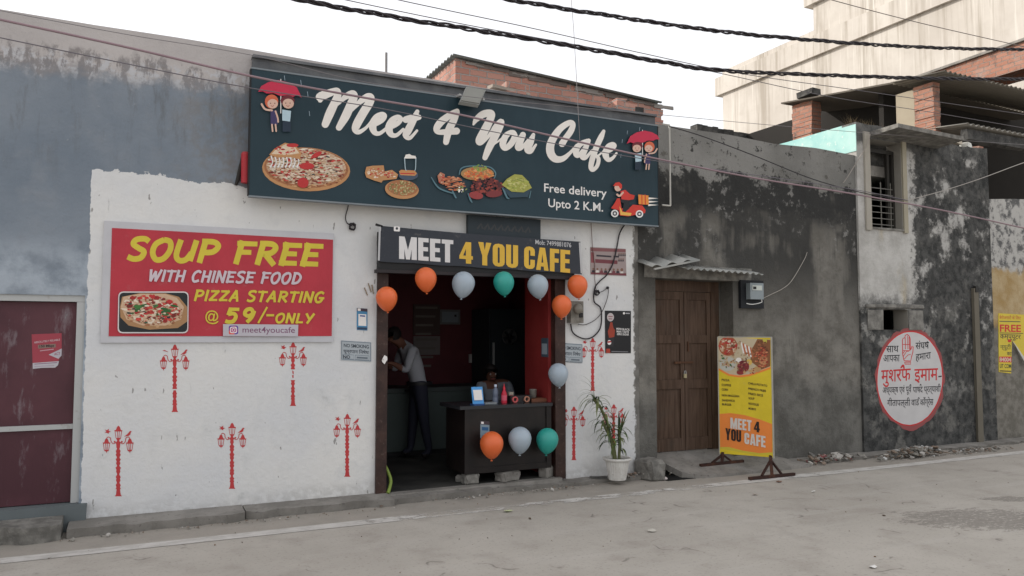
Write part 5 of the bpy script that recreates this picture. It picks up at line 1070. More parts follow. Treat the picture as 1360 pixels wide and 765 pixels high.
for k in range(6): p_ = zm(168+k*9,118+k*5); PM.stroke(b,[(p_[0]-1.5,p_[1]-7,2),(p_[0]+1.5,p_[1]+6,2)],[CREAM,C(190,110,70,.6,1.3)][k%2],smooth=False)
PM.ell(b,zm(150,178),4,4,CREAM,14); PM.ell(b,zm(200,186),4,4,C(220,180,90,.5,1.3),14); PM.ell(b,zm(172,206),8,8,C(130,48,50,.5,1.3),18); PM.ell(b,zm(158,235),5,3.4,C(140,50,50,.5,1.3),14); PM.ell(b,zm(240,220),5,4,C(190,150,100,.5,1.3),14); PM.ell(b,zm(276,84),3,3.4,C(200,190,80,.5,1.3),12)
PM.blobs(b,zm(262,160),9,14,[C(184,84,60,.5,1.4),C(200,120,84,.5,1.3),C(160,64,50,.5,1.3)],34,(1.2,3),0,(1.4,.7),33); PM.ell(b,zm(270,178),5.5,6,C(196,140,96,.5,1.3),14)
for c_, rx_, ry_, cl_, n_ in ((zm(150,160),18,22,[C(150,110,80,.6,1.3),C(190,160,125,.6,1.3),C(110,76,56,.6,1.3)],60),(zm(255,130),11,14,[C(120,76,50,.6,1.3),C(170,110,76,.6,1.3),C(90,56,40,.6)],60),(zm(172,206),7,7,[C(110,40,44,.5,1.3),C(150,70,64,.5,1.3),C(90,34,36,.5)],24),(zm(262,165),10,14,[C(196,100,70,.5,1.4),C(150,60,46,.5,1.3),C(214,140,100,.5,1.3)],40),(zm(205,228),9,4,[C(140,50,46,.5,1.3),C(200,160,110,.5,1.3)],20),(zm(70,180),5,9,[C(60,90,54,.6),C(190,170,140,.6,1.2)],14)): PM.blobs(b,c_,rx_,ry_,cl_,n_,(.8,2.6),0,(1.1,.8),int(c_[0]))
st_.part('food_picture', b)
INK = C(58,46,34,.6)
for tx, x, y in (('PIZZA',68,276),('COFFEE',68,300),('CORN',68,322),('NON MAGGIAN',69,350),('SANDWICH',70,374),('BURGER',70,394)): b = MB(); PM.text(b,tx,zm(x,y),zm(x+len(tx)*7.6,y+len(tx)*.5),2.9,INK,.02); st_.part('menu_line', b)
for tx, x, y in (('CHILLI POTATO',196,292),('FRENCH FRIES',197,318),('FRIED RICE',197,342),('SOUP',198,364),('NOODLES',198,390),('MOMOS',198,414)): b = MB(); PM.text(b,tx,zm(x,y),zm(x+len(tx)*7.1,y+len(tx)*1.),2.9,INK,.02); st_.part('menu_line', b)
b = MB(); WHT = C(226,220,212,.5,1.2)
block(PM,b,'MEET',zm(110,506),zm(212,520),14.5,WHT); block(PM,b,'4',zm(224,522),zm(252,526),14,C(36,28,26,.5)); block(PM,b,'YOU',zm(86,560),zm(162,573),15.5,C(36,28,26,.5)); block(PM,b,'CAFE',zm(178,580),zm(280,599),15,WHT); st_.part('title_lettering', b)

# ================================================================== small things on the fronts
# floodlight on the parapet
fl = Thing('floodlight', 'grey square floodlight tilted down over the top edge of the banner', 'floodlight', F(627,128,-.25))
fq = [F(x,y,yy) for x,y,yy in ((620,114,-.26),(646,118.5,-.26),(637,138,-.36),(611,133.5,-.36))]; nb = (fq[1]-fq[0]).cross(fq[3]-fq[0]).normalized(); nb = -nb if nb.y < 0 else nb
b = MB(); b.prism([p+nb*.012 for p in fq], nb*.045, C(130,132,130,.5)); fl.part('housing', b)
b = MB(); ctr = sum(fq, Vector())/4; b.prism([p+(ctr-p)*.08 for p in fq], nb*.0115, C(140,140,134,.25,1.2)); fl.part('glass', b)
b = MB(); m_ = (fq[0]+fq[3])/2; b.bar(m_+nb*.03-Vector((.02,0,0)), m_+Vector((-.02,.25,.02)), .022, MSTEEL); fl.part('bracket', b); b = MB(); m_ = (fq[1]+fq[2])/2; b.bar(m_+nb*.03+Vector((.02,0,0)), m_+Vector((.02,.25,.02)), .022, MSTEEL); fl.part('bracket', b)
# red tube left of the banner
a_, c_ = F(326.5,206,-.05), F(326.5,243,-.05)
rt = Thing('red_tube', 'short red round tube standing against the wall at the banner left end', 'tube', c_)
b = MB(); b.tube([c_,a_],.042,C(178,52,60,.5,1.4),14); rt.part('tube', b); b = MB(); b.lathe([(.042,0),(.040,.012),(.03,.026),(.001,.032)],a_,C(178,60,66,.5,1.4),14); rt.part('cap', b)
b = MB(); L_ = [F(x,y,-.012) for x,y in ((313,246),(316,238),(319,222),(321,208))]; b.tube(L_,[.012,.02,.016,.006],C(46,44,42,.9),6)
single('rag_strip', b, 'dark ragged strip on the wall beside the red tube', 'rag', L_[0])

def knot(x, y, s=1., name='wire_knot', label=''):
    b = MB(); c = F(x, y, -.03); rnd = random.Random(int(x*7)); L = []
    for k in range(34): t = k*.75; L.append(c+Vector((math.cos(t)*.028*s*rnd.uniform(.6,1.2), math.sin(k*.4)*.02, math.sin(t)*.032*s*rnd.uniform(.6,1.2))))
    b.tube(catmull([tuple(p) for p in L],3), .0055*s, MWIRE, 5); return b, c
b, c = knot(468, 301); L_ = [F(x,y,-.015) for x,y in ((468,300),(461,296),(459,288),(462,276),(463,268))]; b.tube(catmull([tuple(p) for p in L_]),.005,MWIRE,5)
single('wire_coil', b, 'small black coil of wire hooked on the wall left of the entrance banner', 'wire', c)
b, c = knot(793, 389, .9); L_ = [F(x,y,-.02) for x,y in ((830,298),(823,310),(819,330),(814,350),(806,365),(796,374),(790,383),(789,400),(797,408),(799,420),(797,436),(788,447),(777,450),(766,446),(760,440),(758,430))]; b.tube(catmull([tuple(p) for p in L_]),.0075,MWIRE,6)
single('supply_cable', b, 'thick black cable looping down the white wall to the old electric meter', 'cable', c)
b = MB(); L_ = [F(x,y,-.018) for x,y in ((768,431),(778,431),(790,425),(799,415),(806,398),(808,386),(806,383),(800,387),(793,389))]; b.tube(catmull([tuple(p) for p in L_]),.004,C(60,56,56),5); b.lathe([(.012,0),(.02,.015),(.012,.03)],F(807,384,-.03),MWIRE,8)
single('meter_wire', b, 'thin grey wire between the old electric meter and a hook on the white wall', 'wire', L_[0])
b = MB(); L_ = [F(x,y,-.015) for x,y in ((785,296),(787,330),(790,352),(790,372),(792,386))]; b.tube(L_,.0035,C(96,70,66),5); single('meter_wire', b, 'thin brown wire hanging straight over the group poster', 'wire', L_[0])
# old meter behind the orange balloons
om = Thing('old_meter', 'old dusty grey electric meter on the white wall behind the orange balloon', 'meter', F(765,415,-.03)); MD_ = mottled('dusty_meter_grey',(.14,.13,.11),(.24,.225,.20),14.,.7,.004)
a_, c_ = F(757,400,-.07), F(774,429,-.07); b = MB(); b.box((a_.x,-.085,c_.z),(c_.x,-.003,a_.z),MD_,jit=.003); om.part('case', b)
b = MB(); b.lathe([(.055,0),(.055,.03),(.045,.045),(.001,.05)],((a_.x+c_.x)/2,-.086,(a_.z*.65+c_.z*.35)),C(110,106,98,.3),20,'Y'); om.part('dial', b)
b = MB(); b.box((c_.x-.055,-.10,c_.z+.06),(c_.x-.015,-.0855,c_.z+.11),MBLACK); om.part('window', b)
# bits of tape / twigs by the left jamb
b = MB()
for p, q in (((489,376),(493,388)),((494,378),(496,390)),((484,382),(488,392))): b.bar(F(*p,-.012),F(*q,-.008),.008,C(150,132,110,.8,1.2))
single('dry_twigs', b, 'few dry twigs stuck on the wall beside the leftmost orange balloon', 'twigs', F(490,384,-.01))

# ---------- balloons
BC = {'orange': C(206,100,52,.42,1.6,.5), 'white': C(165,178,190,.42,1.3,.5), 'teal': C(42,146,136,.42,1.6,.5)}
for _b in BC.values():
    _p = _b.node_tree.nodes['Principled BSDF']; _p.inputs['Subsurface Weight'].default_value = .45; _p.inputs['Subsurface Radius'].default_value = (.06,.05,.04); _p.inputs['Subsurface Scale'].default_value = .5
def balloon(px, py, r, col, y, label, tilt=0.):
    c = F(px, py, y); sr = r/ (FPX/(c-CAM).dot(FW)); t = Thing('balloon', label, 'balloon', c, 'balloons around the shop entrance')
    tilt += random.uniform(-.12,.12); prof = []
    for k in range(19):
        a = math.pi*k/18; z = math.cos(a); rr = math.sin(a)
        if z < 0: rr *= 1-.16*z*z*1.6; z *= 1.32
        prof.append((max(.004, rr*sr), z*sr*1.02))
    prof[-1] = (.05*sr, -1.33*sr)
    b = MB(); b.lathe(prof, (0,0,0), BC[col], 28); 
    mt = Matrix.Translation(c) @ Matrix.Rotation(tilt, 4, 'Y')
    b.v = [mt @ v for v in b.v]; t.part('envelope', b)
    b = MB(); b.lathe([(.05*sr,-1.325*sr),(.035*sr,-1.37*sr),(.10*sr,-1.43*sr),(.12*sr,-1.47*sr),(.04*sr,-1.45*sr)], (0,0,0), BC[col], 14); b.v = [mt @ v for v in b.v]; t.part('knot', b)
B_L = [(513.5,395,14.2,'orange','leftmost orange balloon beside the left door jamb',0),(565.5,369.5,14.4,'orange','orange balloon under the word MEET of the entrance banner',0),(615.5,376,15.2,'white','pale balloon left of the teal one under the entrance banner',.05),(669,374.5,13.8,'teal','teal balloon hanging under the middle of the entrance banner',-.1),(714.3,378.5,13.9,'white','pale balloon right of the teal one under the entrance banner',-.08),(767,378.5,13.5,'orange','upper of two orange balloons at the right end of the entrance banner',-.2),(746,405,13.2,'orange','lower of two orange balloons by the right door jamb',.1),(741.5,496,13.4,'white','pale balloon on the right door jamb level with the counter items',0)]
for px, py, r, col, lb, tl in B_L: balloon(px, py, r, col, -.21 if py < 480 else -.18, lb, tl)
# ---------- counter and what stands on it
FL = .085
k0 = F(617,600,-.02).x; k1 = 4.106; CT = F(670,537,.0).z
ct = Thing('counter', 'dark brown shop counter propped on stones inside the entrance', 'counter', ((k0+k1)/2,.25,FL))
MCO = mottled('dark_laminate',(.008,.006,.006),(.015,.011,.010),5.,.4,.002)
cF = -.01; b = MB(); b.box((k0,cF,.19),(k1-.04,cF+.03,CT-.035),MCO); b.box((k0,cF+.031,.19),(k0+.03,.50,CT-.035),MCO); b.box((k1-.07,cF+.031,.19),(k1-.04,.50,CT-.035),MCO); b.box((k0+.031,cF+.031,.2),(k1-.071,.49,.22),MCO); ct.part('cabinet', b)
b = MB(); b.box((k0-.06,cF-.03,CT-.034),(k1-.034,.54,CT),C(46,48,52,.25,1.3)); ct.part('countertop', b)
b = MB(); b.box((k0+.0,cF-.014,.19),(k0+.06,cF-.001,CT-.036),MCO); b.box((k1-.10,cF-.014,.19),(k1-.042,cF-.001,CT-.036),MCO); b.box((k0+.061,cF-.012,.19),(k1-.101,cF-.001,.25),MCO); ct.part('front_trim', b)
for px, py, r, col, lb, tl in ((653,589,15.6,'orange','orange balloon on the dark counter front',0),(690.5,582.5,15.3,'white','pale middle balloon on the dark counter front',.08),(727,583.5,14.7,'teal','teal balloon on the right end of the dark counter front',.1)): balloon(px, py, r, col, -.16, lb, tl)
for i_, (x, y, sz_, lb, mm) in enumerate(((627,640,(.16,.14,.12),'rounded brownish stone under the left end of the counter',MSTONE),(677,638.5,(.27,.15,.11),'long flat grey stone under the middle of the counter',MSLAB),(728,633,(.14,.13,.13),'squarish pale stone under the right end of the counter',MSLAB),(615,634,(.10,.10,.08),'small dark stone behind the brownish one under the counter',MSTONE))):
    p = F(x, y, -.0 if i_ != 3 else .15); b = MB(); stone(b, (p.x,p.y+.05,FL+sz_[2]/2-.012), sz_, mm, 70+i_, .3*i_); single('prop_stone', b, lb, 'stone', (p.x,p.y,FL), 'stones under the counter')
tp = lambda x, y: F(x, 535, y)
# payment stand (code left out)
p = tp(635,.06); qs = Thing('payment_stand', 'bright blue payment display stand on the left end of the counter', 'stand', (p.x,p.y,CT))
h_ = F(635,514,.06).z-CT; b = MB(); b.prism([(p.x-.062,.05,CT+.012),(p.x+.062,.05,CT+.012),(p.x+.058,.085,CT+h_),(p.x-.066,.085,CT+h_)],(0,.012,0),C(70,140,200,.3,1.6)); qs.part('panel', b)
b = MB(); b.prism([(p.x-.048,.0505,CT+.05),(p.x+.046,.0505,CT+.05),(p.x+.044,.0785,CT+h_-.03),(p.x-.052,.0785,CT+h_-.03)],(0,.004,0),PRW); b.v = [v-Vector((0,.005,0)) for v in b.v]; qs.part('white_card', b)
b = MB(); b.box((p.x-.06,.03,CT),(p.x+.06,.13,CT+.011),C(40,70,120,.4)); qs.part('base', b)
b = MB(); b.lathe([(.032,0),(.034,.01),(.034,.055),(.031,.06),(.034,.066),(.034,.11),(.026,.14),(.014,.16),(.013,.175)],(tp(658,.2).x,.2,CT),C(120,130,150,.15,1.1),16); wb = Thing('water_bottle','clear bluish water bottle on the counter beside the red bottle','bottle',(tp(658,.2).x,.2,CT)); wb.part('body', b); b = MB(); b.lathe([(.015,.172),(.015,.195),(.001,.197)],(tp(658,.2).x,.2,CT),C(180,190,205,.4),12); wb.part('cap', b)
x_ = tp(669.5,.12).x; b = MB(); b.lathe([(.03,0),(.031,.01),(.031,.1),(.02,.125),(.011,.15)],(x_,.12,CT),C(176,40,60,.3,1.6),16); sb_ = Thing('sauce_bottle','red sauce bottle with pointed red cap on the counter','bottle',(x_,.12,CT)); sb_.part('body', b); b = MB(); b.lathe([(.014,.149),(.014,.165),(.005,.18),(.003,.205),(.001,.206)],(x_,.12,CT),C(190,44,56,.4,1.6),12); sb_.part('cap', b); b = MB(); b.lathe([(.0315,.03),(.0315,.085)],(x_,.12,CT),C(206,90,110,.4,1.4),16); sb_.part('label_band', b)
x_ = tp(678,.16).x; b = MB(); b.box((x_-.025,.14,CT),(x_+.025,.19,CT+.115),C(168,160,146,.6,1.1),jit=.002); b.box((x_-.018,.1385,CT+.03),(x_+.018,.1398,CT+.085),C(110,60,60,.6)); single('carton', b, 'small pale carton on the counter right of the red bottle', 'carton', (x_,.16,CT))
x_ = tp(690,.15).x; td = Thing('tape_box', 'low black box with two round rolls on the counter', 'box', (x_,.15,CT)); b = MB(); b.box((x_-.13,.10,CT+.001),(x_+.12,.22,CT+.075),C(36,34,36,.5)); td.part('box', b)
for dx, cc in ((-.085,C(190,90,90,.5,1.5)),(.055,C(170,120,100,.5,1.4))):
    b = MB(); b.lathe([(.02,.0),(.034,.0),(.034,.022),(.02,.022),(.02,.0)],(x_+dx,.099,CT+.036),cc,18,'Y'); td.part('roll', b)
x_ = tp(708,.2).x; b = MB(); b.lathe([(.001,.001),(.036,0),(.04,.09),(.042,.092),(.037,.09),(.033,.006)],(x_,.2,CT+.04),C(150,146,140,.35,1.1),18); single('cup', b, 'pale metal cup on the wooden tray at the right end of the counter', 'cup', (x_,.2,CT+.04))
b = MB(); b.box((x_-.09,.1,CT+.001),(x_+.15,.3,CT+.038),C(120,76,56,.6,1.2)); single('tray', b, 'brown wooden tray under the metal cup on the counter', 'tray', (x_,.2,CT))
x_ = tp(644,.14).x; b = MB(); b.box((x_-.02,.10,CT+.001),(x_+.12,.2,CT+.014),C(150,156,160,.6,1.1),.1,None,.002); single('napkins', b, 'flat pale stack of napkins on the counter behind the payment stand', 'napkins', (x_,.14,CT))
t, pl = poster('counter_sticker', 'narrow pale blue sticker on the counter front above the orange balloon', ((638,559),(650,560),(650,583),(638,582)), cF-.004, C(130,150,165,.4,1.2), 'sticker')
b = MB(); pl.poly(b,[(638,559),(650,560),(650,564.5),(638,563.5)],C(60,50,56,.5)); pl.poly(b,[(639,560),(642.5,560.3),(642.5,563),(639,562.7)],PRW); pl.poly(b,[(640,567),(648.5,567.5),(648.5,572),(640,571.5)],C(40,80,120,.5)); t.part('print', b)
# sticker on the red side panel
b = MB(); y_ = .2; a_ = FX(727,449,4.0725); c_ = FX(721,474,4.0725); b.box((4.068,min(a_.y,c_.y)-.02,c_.z),(4.0735,max(a_.y,c_.y)+.03,a_.z),C(60,72,84,.5)); b.box((4.0665,min(a_.y,c_.y),c_.z+.03),(4.0678,max(a_.y,c_.y)+.015,a_.z-.06),C(130,140,150,.5)); single('payment_sticker', b, 'dark narrow sticker on the red panel inside the entrance', 'sticker', a_)
# paper scrap on left jamb
b = MB(); c = F(510,478,-.04); rnd = random.Random(5); pts = [c+Vector((.03*math.cos(t)*rnd.uniform(.5,1.2), -.005-.02*rnd.random(), .04*math.sin(t)*rnd.uniform(.5,1.2))) for t in [k*.785 for k in range(8)]]
for k in range(8): b.face([c-Vector((0,.02,0)), pts[k], pts[(k+1)%8]], PRW)
single('paper_scrap', b, 'small crumpled white paper scrap stuck to the left door jamb', 'paper', c)
# green hose by the left jamb
b = MB(); L_ = [F(511,618,.05),F(515,626,.03),F(519,638,.0),F(517,650,-.03),F(515,655,-.05)]; b.tube(catmull([tuple(p) for p in L_]),.017,C(120,140,60,.4,1.4),8); single('hose', b, 'short piece of yellow green hose by the left door jamb', 'hose', L_[-1])

# ---------- inside the shop
fz = Thing('chest_freezer', 'white chest freezer along the back of the dark shop', 'freezer', (3.5,2.2,FL)); ft = .93
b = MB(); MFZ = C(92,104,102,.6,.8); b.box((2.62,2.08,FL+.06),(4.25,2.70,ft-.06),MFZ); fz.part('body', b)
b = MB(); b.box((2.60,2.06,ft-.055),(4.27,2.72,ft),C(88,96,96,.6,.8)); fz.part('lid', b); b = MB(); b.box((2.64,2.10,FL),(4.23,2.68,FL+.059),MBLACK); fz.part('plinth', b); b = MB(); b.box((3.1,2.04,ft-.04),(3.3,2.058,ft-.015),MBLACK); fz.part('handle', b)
fr_ = Thing('fridge', 'tall dark grey fridge in the right back corner of the shop', 'fridge', (4.55,2.4,FL)); b = MB(); b.box((4.30,2.12,FL),(4.88,2.72,1.95),C(36,42,46,.6)); fr_.part('body', b); b = MB(); b.box((4.31,2.09,FL+.08),(4.87,2.118,1.93),C(32,38,42,.5)); d_ = fr_.part('door', b); b = MB(); b.box((4.33,2.06,1.1),(4.35,2.088,1.5),MSTEEL); fr_.part('handle', b, d_)
def inner(name, label, px_, m, cat, deco): 
    a, c = F(*px_[0],2.735), F(*px_[1],2.735); t = Thing(name, label, cat, ((a.x+c.x)/2,2.735,(a.z+c.z)/2)); b = MB(); b.box((a.x,2.725,c.z),(c.x,2.748,a.z),m); t.part('panel', b); b = MB(); deco(b, a, c); t.part('print', b)
def d1(b,a,c):
    for k in range(4): b.box((a.x+.03,2.722,a.z-.06-k*.12),(c.x-.04-.03*k,2.7245,a.z-.03-k*.12),C(90,84,80))
inner('calendar','faded brown wall calendar on the maroon back wall','((549,404),(584,446))' and ((549,404),(584,445)),C(66,54,52,.8),'calendar',d1)
inner('notice_sheet','pale paper sheet below the calendar on the maroon back wall',((549,446.5),(584,471)),C(100,94,94,.8),'notice',d1)
def d2(b,a,c): b.box((a.x+.03,2.7225,c.z+.03),(c.x-.03,2.7245,a.z-.03),C(110,118,126,.3)); b.box((c.x-.09,2.7205,a.z-.1),(c.x-.06,2.722,a.z-.07),MBLACK)
inner('framed_certificate','small grey framed certificate high on the maroon back wall',((584,411),(611,431)),C(90,90,92,.5),'frame',d2)
sw = F(632,476,2.72); b = MB(); b.box((sw.x-.10,2.715,sw.z-.06),(sw.x+.10,2.748,sw.z+.06),C(150,146,144,.5)); b.box((sw.x-.02,2.705,sw.z-.05),(sw.x+.06,2.7145,sw.z+.02),MBLACK); single('switch_board', b, 'pale electric switch board on the back wall behind the seated person', 'switch', sw)
fa = F(676,447,1.95); wf = Thing('wall_fan', 'small pale fan on the wall behind the counter', 'fan', fa)
b = MB(); b.lathe([(.10,0),(.11,.015),(.10,.03)],fa,C(70,70,70,.6),20,'Y'); b.lathe([(.028,0),(.03,.03),(.001,.04)],(fa.x,fa.y-.01,fa.z),MBLACK,14,'Y'); wf.part('cage', b)
b = MB()
for k in range(5):
    t_ = k*1.257+.4; b.prism([(fa.x+.03*math.cos(t_),fa.y-.012,fa.z+.03*math.sin(t_)),(fa.x+.095*math.cos(t_-.3),fa.y-.02,fa.z+.095*math.sin(t_-.3)),(fa.x+.095*math.cos(t_+.35),fa.y-.008,fa.z+.095*math.sin(t_+.35))],(0,.003,0),C(60,60,62,.5))
wf.part('blades', b); b = MB(); b.bar((fa.x,fa.y-.02,fa.z),(fa.x+.02,2.11,fa.z+.02),.03,MBLACK); wf.part('arm', b)

# ================================================================== people
def skin_body(V, E_, name, parent, mats, mw, sub=2):
    """V: list of (co, rx, ry); E_: edges; mats(co)->index"""
    me = bpy.data.meshes.new(name); me.from_pydata([v[0] for v in V], E_, [])
    o = bpy.data.objects.new(name, me); COL.objects.link(o)
    md = o.modifiers.new('skin', 'SKIN'); md.use_smooth_shade = True; md.branch_smoothing = .6
    ms = o.modifiers.new('sub', 'SUBSURF'); ms.levels = sub; ms.render_levels = sub
    for i, v in enumerate(V): me.skin_vertices[0].data[i].radius = (v[1], v[2]); me.skin_vertices[0].data[i].use_root = (i == 0)
    dg = bpy.context.evaluated_depsgraph_get(); nm = bpy.data.meshes.new_from_object(o.evaluated_get(dg)); bpy.data.objects.remove(o)
    nm.name = name; inv = mw.inverted()
    for m in mats[0]: nm.materials.append(m)
    for p in nm.polygons: p.material_index = mats[1](p.center); p.use_smooth = True
    nm.transform(inv); o = bpy.data.objects.new(name, nm); COL.objects.link(o); o.parent = parent; return o
SKIN = C(110,74,60,.7,1.3); HAIR = C(24,20,20,.7); SHIRT = C(170,172,180,.8,1.1); TROU = C(30,32,44,.8); SHOE = C(28,24,24,.6)
def hand(V, E_, w_i, w, d, side):
    """palm, five separate fingers and a thumb leaving the side of the palm"""
    d = Vector(d).normalized(); s = Vector(side).normalized(); n = d.cross(s)
    V.append((w+d*.05, .036, .016)); p = len(V)-1; E_.append((w_i, p))
    for k, ln in enumerate((.068,.078,.073,.056)):
        a = w+d*.095+s*(.030-.020*k); V.append((a, .0095, .0095)); E_.append((p, len(V)-1))
        V.append((a+d*ln*.55+n*.008, .008, .008)); E_.append((len(V)-2, len(V)-1)); V.append((a+d*ln*.95+n*.026, .007, .007)); E_.append((len(V)-2, len(V)-1))
    a = w+d*.045+s*.045; V.append((a, .011, .011)); E_.append((p, len(V)-1)); V.append((a+d*.035+s*.016, .009, .009)); E_.append((len(V)-2, len(V)-1))
def head_parts(t, c, fwd, r, beard=False):
    fwd = Vector(fwd).normalized(); up = Vector((0,0,1)); sd_ = fwd.cross(up).normalized()
    b = MB(); pts = []; N1, N2 = 10, 18
    for i in range(N1+1):
        for j in range(N2):
            a = math.pi*.62*i/N1; q = 2*math.pi*j/N2; d = sd_*math.sin(a)*math.cos(q)*.86+fwd*math.sin(a)*math.sin(q)*1.02+up*math.cos(a)*1.16
            if d.dot(fwd) > .35 and i > 4: d = d*.9
            pts.append(c+d*(r*1.06)-fwd*r*.10)
    b.mesh(pts, [(i*N2+j,i*N2+(j+1)%N2,(i+1)*N2+(j+1)%N2,(i+1)*N2+j) for i in range(N1) for j in range(N2) if not (i >= 5 and math.sin(2*math.pi*(j+.5)/N2) > .25)], HAIR, True); t.part('hair', b)
    b = MB()
    for s in (-1,1):
        e = c+sd_*s*.034+fwd*(r*.93)+up*.004; b.lathe([(.001,.009),(.007,.006),(.010,0),(.007,-.006),(.001,-.009)], e, MWHITE, 10); b.lathe([(.001,.005),(.005,.003),(.006,0),(.005,-.003),(.001,-.005)], e+fwd*.007, MBLACK, 8)
        b.bar(e+up*.022-sd_*.016*s, e+up*.024+sd_*.016*s, .007, HAIR)
    t.part('eyes', b)
    b = MB(); m_ = c+fwd*(r*.93)-up*.052; b.bar(m_-sd_*.024, m_+sd_*.024, .011, C(110,56,52,.6)); b.bar(m_-sd_*.03+up*.018, m_+sd_*.03+up*.018, .011, HAIR); t.part('mouth', b)
# person bent over by the left jamb
ps = Thing('person', 'person in white shirt and dark trousers bending towards the left door jamb', 'person', (F(552,600,1.7).x,1.7,FL))
yp = 1.72; W = lambda x, y, dy=0.: Vector((F(x,y,yp).x, yp+dy, F(x,y,yp).z))
V = []; E_ = []
def add(co, rx, ry, to=None):
    V.append((co, rx, ry)); i = len(V)-1
    if to is not None: E_.append((to, i))
    return i
pel = add(W(556,513), .155, .13); wai = add(W(555,500), .135, .12, pel); che = add(W(548,477), .15, .17, wai); shd = add(W(540,460), .115, .16, che); nk = add(W(532,454), .055, .055, shd); hd0 = add(W(525,452), .082, .075, nk); hd1 = add(W(519,444), .088, .082, hd0); nose = add(W(512,450), .014, .016, hd0)
for s in (-1, 1):
    hip = add(W(556,522,.09*s), .095, .095, pel); kn = add(W(552 if s > 0 else 560,562,.10*s), .065, .065, hip); an = add(W(549 if s > 0 else 566,598,.11*s), .045, .045, kn); to = add(W(539 if s > 0 else 556,605,.12*s), .04, .035, an)
    sh_ = add(W(541,464,.19*s), .07, .07, shd); el = add(W(532,492,.22*s), .048, .048, sh_); wr = add(W(517,482,.16*s), .033, .033, el)
    hand(V, E_, wr, V[wr][0], (-1,-.1*s,.1), (0,-s,.2))
for i, v in enumerate(V): 
    if v[0].z < FL+.03: V[i] = (Vector((v[0].x, v[0].y, FL+.035)), v[1], v[2])
zw = W(555,507).z; xe = W(530,480).x; xn = W(535,455).x
def mt1(c):
    if c.z < FL+.085: return 3
    if c.z < zw and c.x > xe: return 2
    if c.x < W(527,480).x and c.z < W(530,462).z: return 0
    if c.x < xn and c.z > W(530,462).z and abs(c.y-yp) < .12: return 0
    return 1
skin_body(V, E_, 'body', ps.o, ([SKIN,SHIRT,TROU,SHOE], mt1), ps.mw); head_parts(ps, W(521,447), (-1,-.15,-.25), .098)
b = MB(); q = W(557,509); b.lathe([(.16,-.02),(.162,0),(.158,.02)], q, MBLACK, 22); b.v = [Vector((v.x, yp+(v.y-yp)*.9, v.z)) for v in b.v]; ps.part('belt', b)
# person seated behind the counter
yq = 1.4; W2 = lambda x, y, dy=0.: Vector((F(x,y,yq).x, yq+dy, F(x,y,yq).z))
sp2 = Thing('person', 'person in pale shirt seated behind the counter facing the street', 'person', (W2(655,560).x, yq, FL))
hx = W2(650,496); V = []; E_ = []
sz0 = .47; cxp = W2(656,560).x
pel = add(Vector((cxp,yq+.04,sz0+.08)), .16, .13); wai = add(Vector((cxp,yq+.03,sz0+.26)), .145, .115, pel); che = add(Vector((cxp-.01,yq+.01,sz0+.43)), .165, .12, wai); shd = add(Vector((cxp-.02,yq,sz0+.55)), .13, .09, che); nk = add(Vector((hx.x+.01,yq-.02,hx.z-.145)), .054, .054, shd); hd0 = add(Vector((hx.x,yq-.05,hx.z-.05)), .074, .08, nk); hd1 = add(Vector((hx.x,yq-.04,hx.z+.05)), .084, .092, hd0); nose = add(Vector((hx.x-.005,yq-.155,hx.z-.02)), .013, .014, hd0)
for s in (-1, 1):
    hip = add(Vector((cxp+.09*s,yq-.05,sz0+.07)), .095, .09, pel); kn = add(Vector((cxp+.13*s,yq-.30,sz0+.05)), .065, .065, hip); an = add(Vector((cxp+.13*s,yq-.28,FL+.09)), .042, .042, kn); to = add(Vector((cxp+.14*s,yq-.42,FL+.035)), .04, .034, an)
    sh_ = add(Vector((cxp+.19*s,yq,sz0+.53)), .07, .068, shd); el = add(Vector((cxp+.23*s,yq-.10,sz0+.27)), .048, .048, sh_); wr = add(Vector((cxp+.14*s,yq-.28,sz0+.20)), .032, .032, el)
    hand(V, E_, wr, V[wr][0], (-.25*s,-1,-.35), (-s,0,0))
def mt2(c):
    if c.z < FL+.075: return 3
    if c.z > hx.z-.10 or (c.z > hx.z-.18 and abs(c.x-hx.x) < .07): return 0
    if c.y < yq-.25 and c.z > sz0+.12: return 0
    if c.z < sz0+.15: return 2
    return 1
skin_body(V, E_, 'body', sp2.o, ([SKIN,C(140,146,156,.8,1.1),TROU,SHOE], mt2), sp2.mw); head_parts(sp2, Vector((hx.x,yq-.04,hx.z)), (-.1,-1,-.1), .1)
sto = Thing('stool', 'wooden stool under the person seated behind the counter', 'stool', (cxp,yq+.05,FL)); b = MB(); b.box((cxp-.19,yq-.13,sz0-.045),(cxp+.19,yq+.22,sz0-.01),MWOOD); sto.part('seat', b)
for sx_ in (-1,1):
    for sy_ in (-1,1): b = MB(); b.bar((cxp+.16*sx_,yq+.045+.145*sy_,FL),(cxp+.15*sx_,yq+.045+.13*sy_,sz0-.046),.035,MWOOD); sto.part('leg', b)

# ================================================================== plant in a ribbed pot
pc = F(820,640,-.27); pc = Vector((pc.x,-.27,.05)); k_ = FPX/(pc-CAM).dot(FW); pr_ = 19/k_; ph = 29/k_
pt = Thing('potted_plant', 'tall drooping strap leaf plant in a white ribbed plastic pot by the wall', 'potted plant', pc)
MPOT = mottled('dusty_white_pot',(.50,.48,.45),(.62,.61,.58),8.,.6,.004,(.36,.33,.29))
b = MB(); r0 = pr_*.60; b.lathe([(r0*.2,.002),(r0,.0),(r0*1.04,.02),(pr_*.86,ph*.88),(pr_*.86,ph*.885)],pc,MPOT,56,flute=1); po = pt.part('pot', b)
b = MB(); b.lathe([(pr_*.86,ph*.87),(pr_*.99,ph*.885),(pr_*1.0,ph*.93),(pr_*1.02,ph*.985),(pr_*.95,ph),(pr_*.86,ph*.97),(pr_*.84,ph*.85)],pc,MPOT,40); pt.part('rim', b, po)
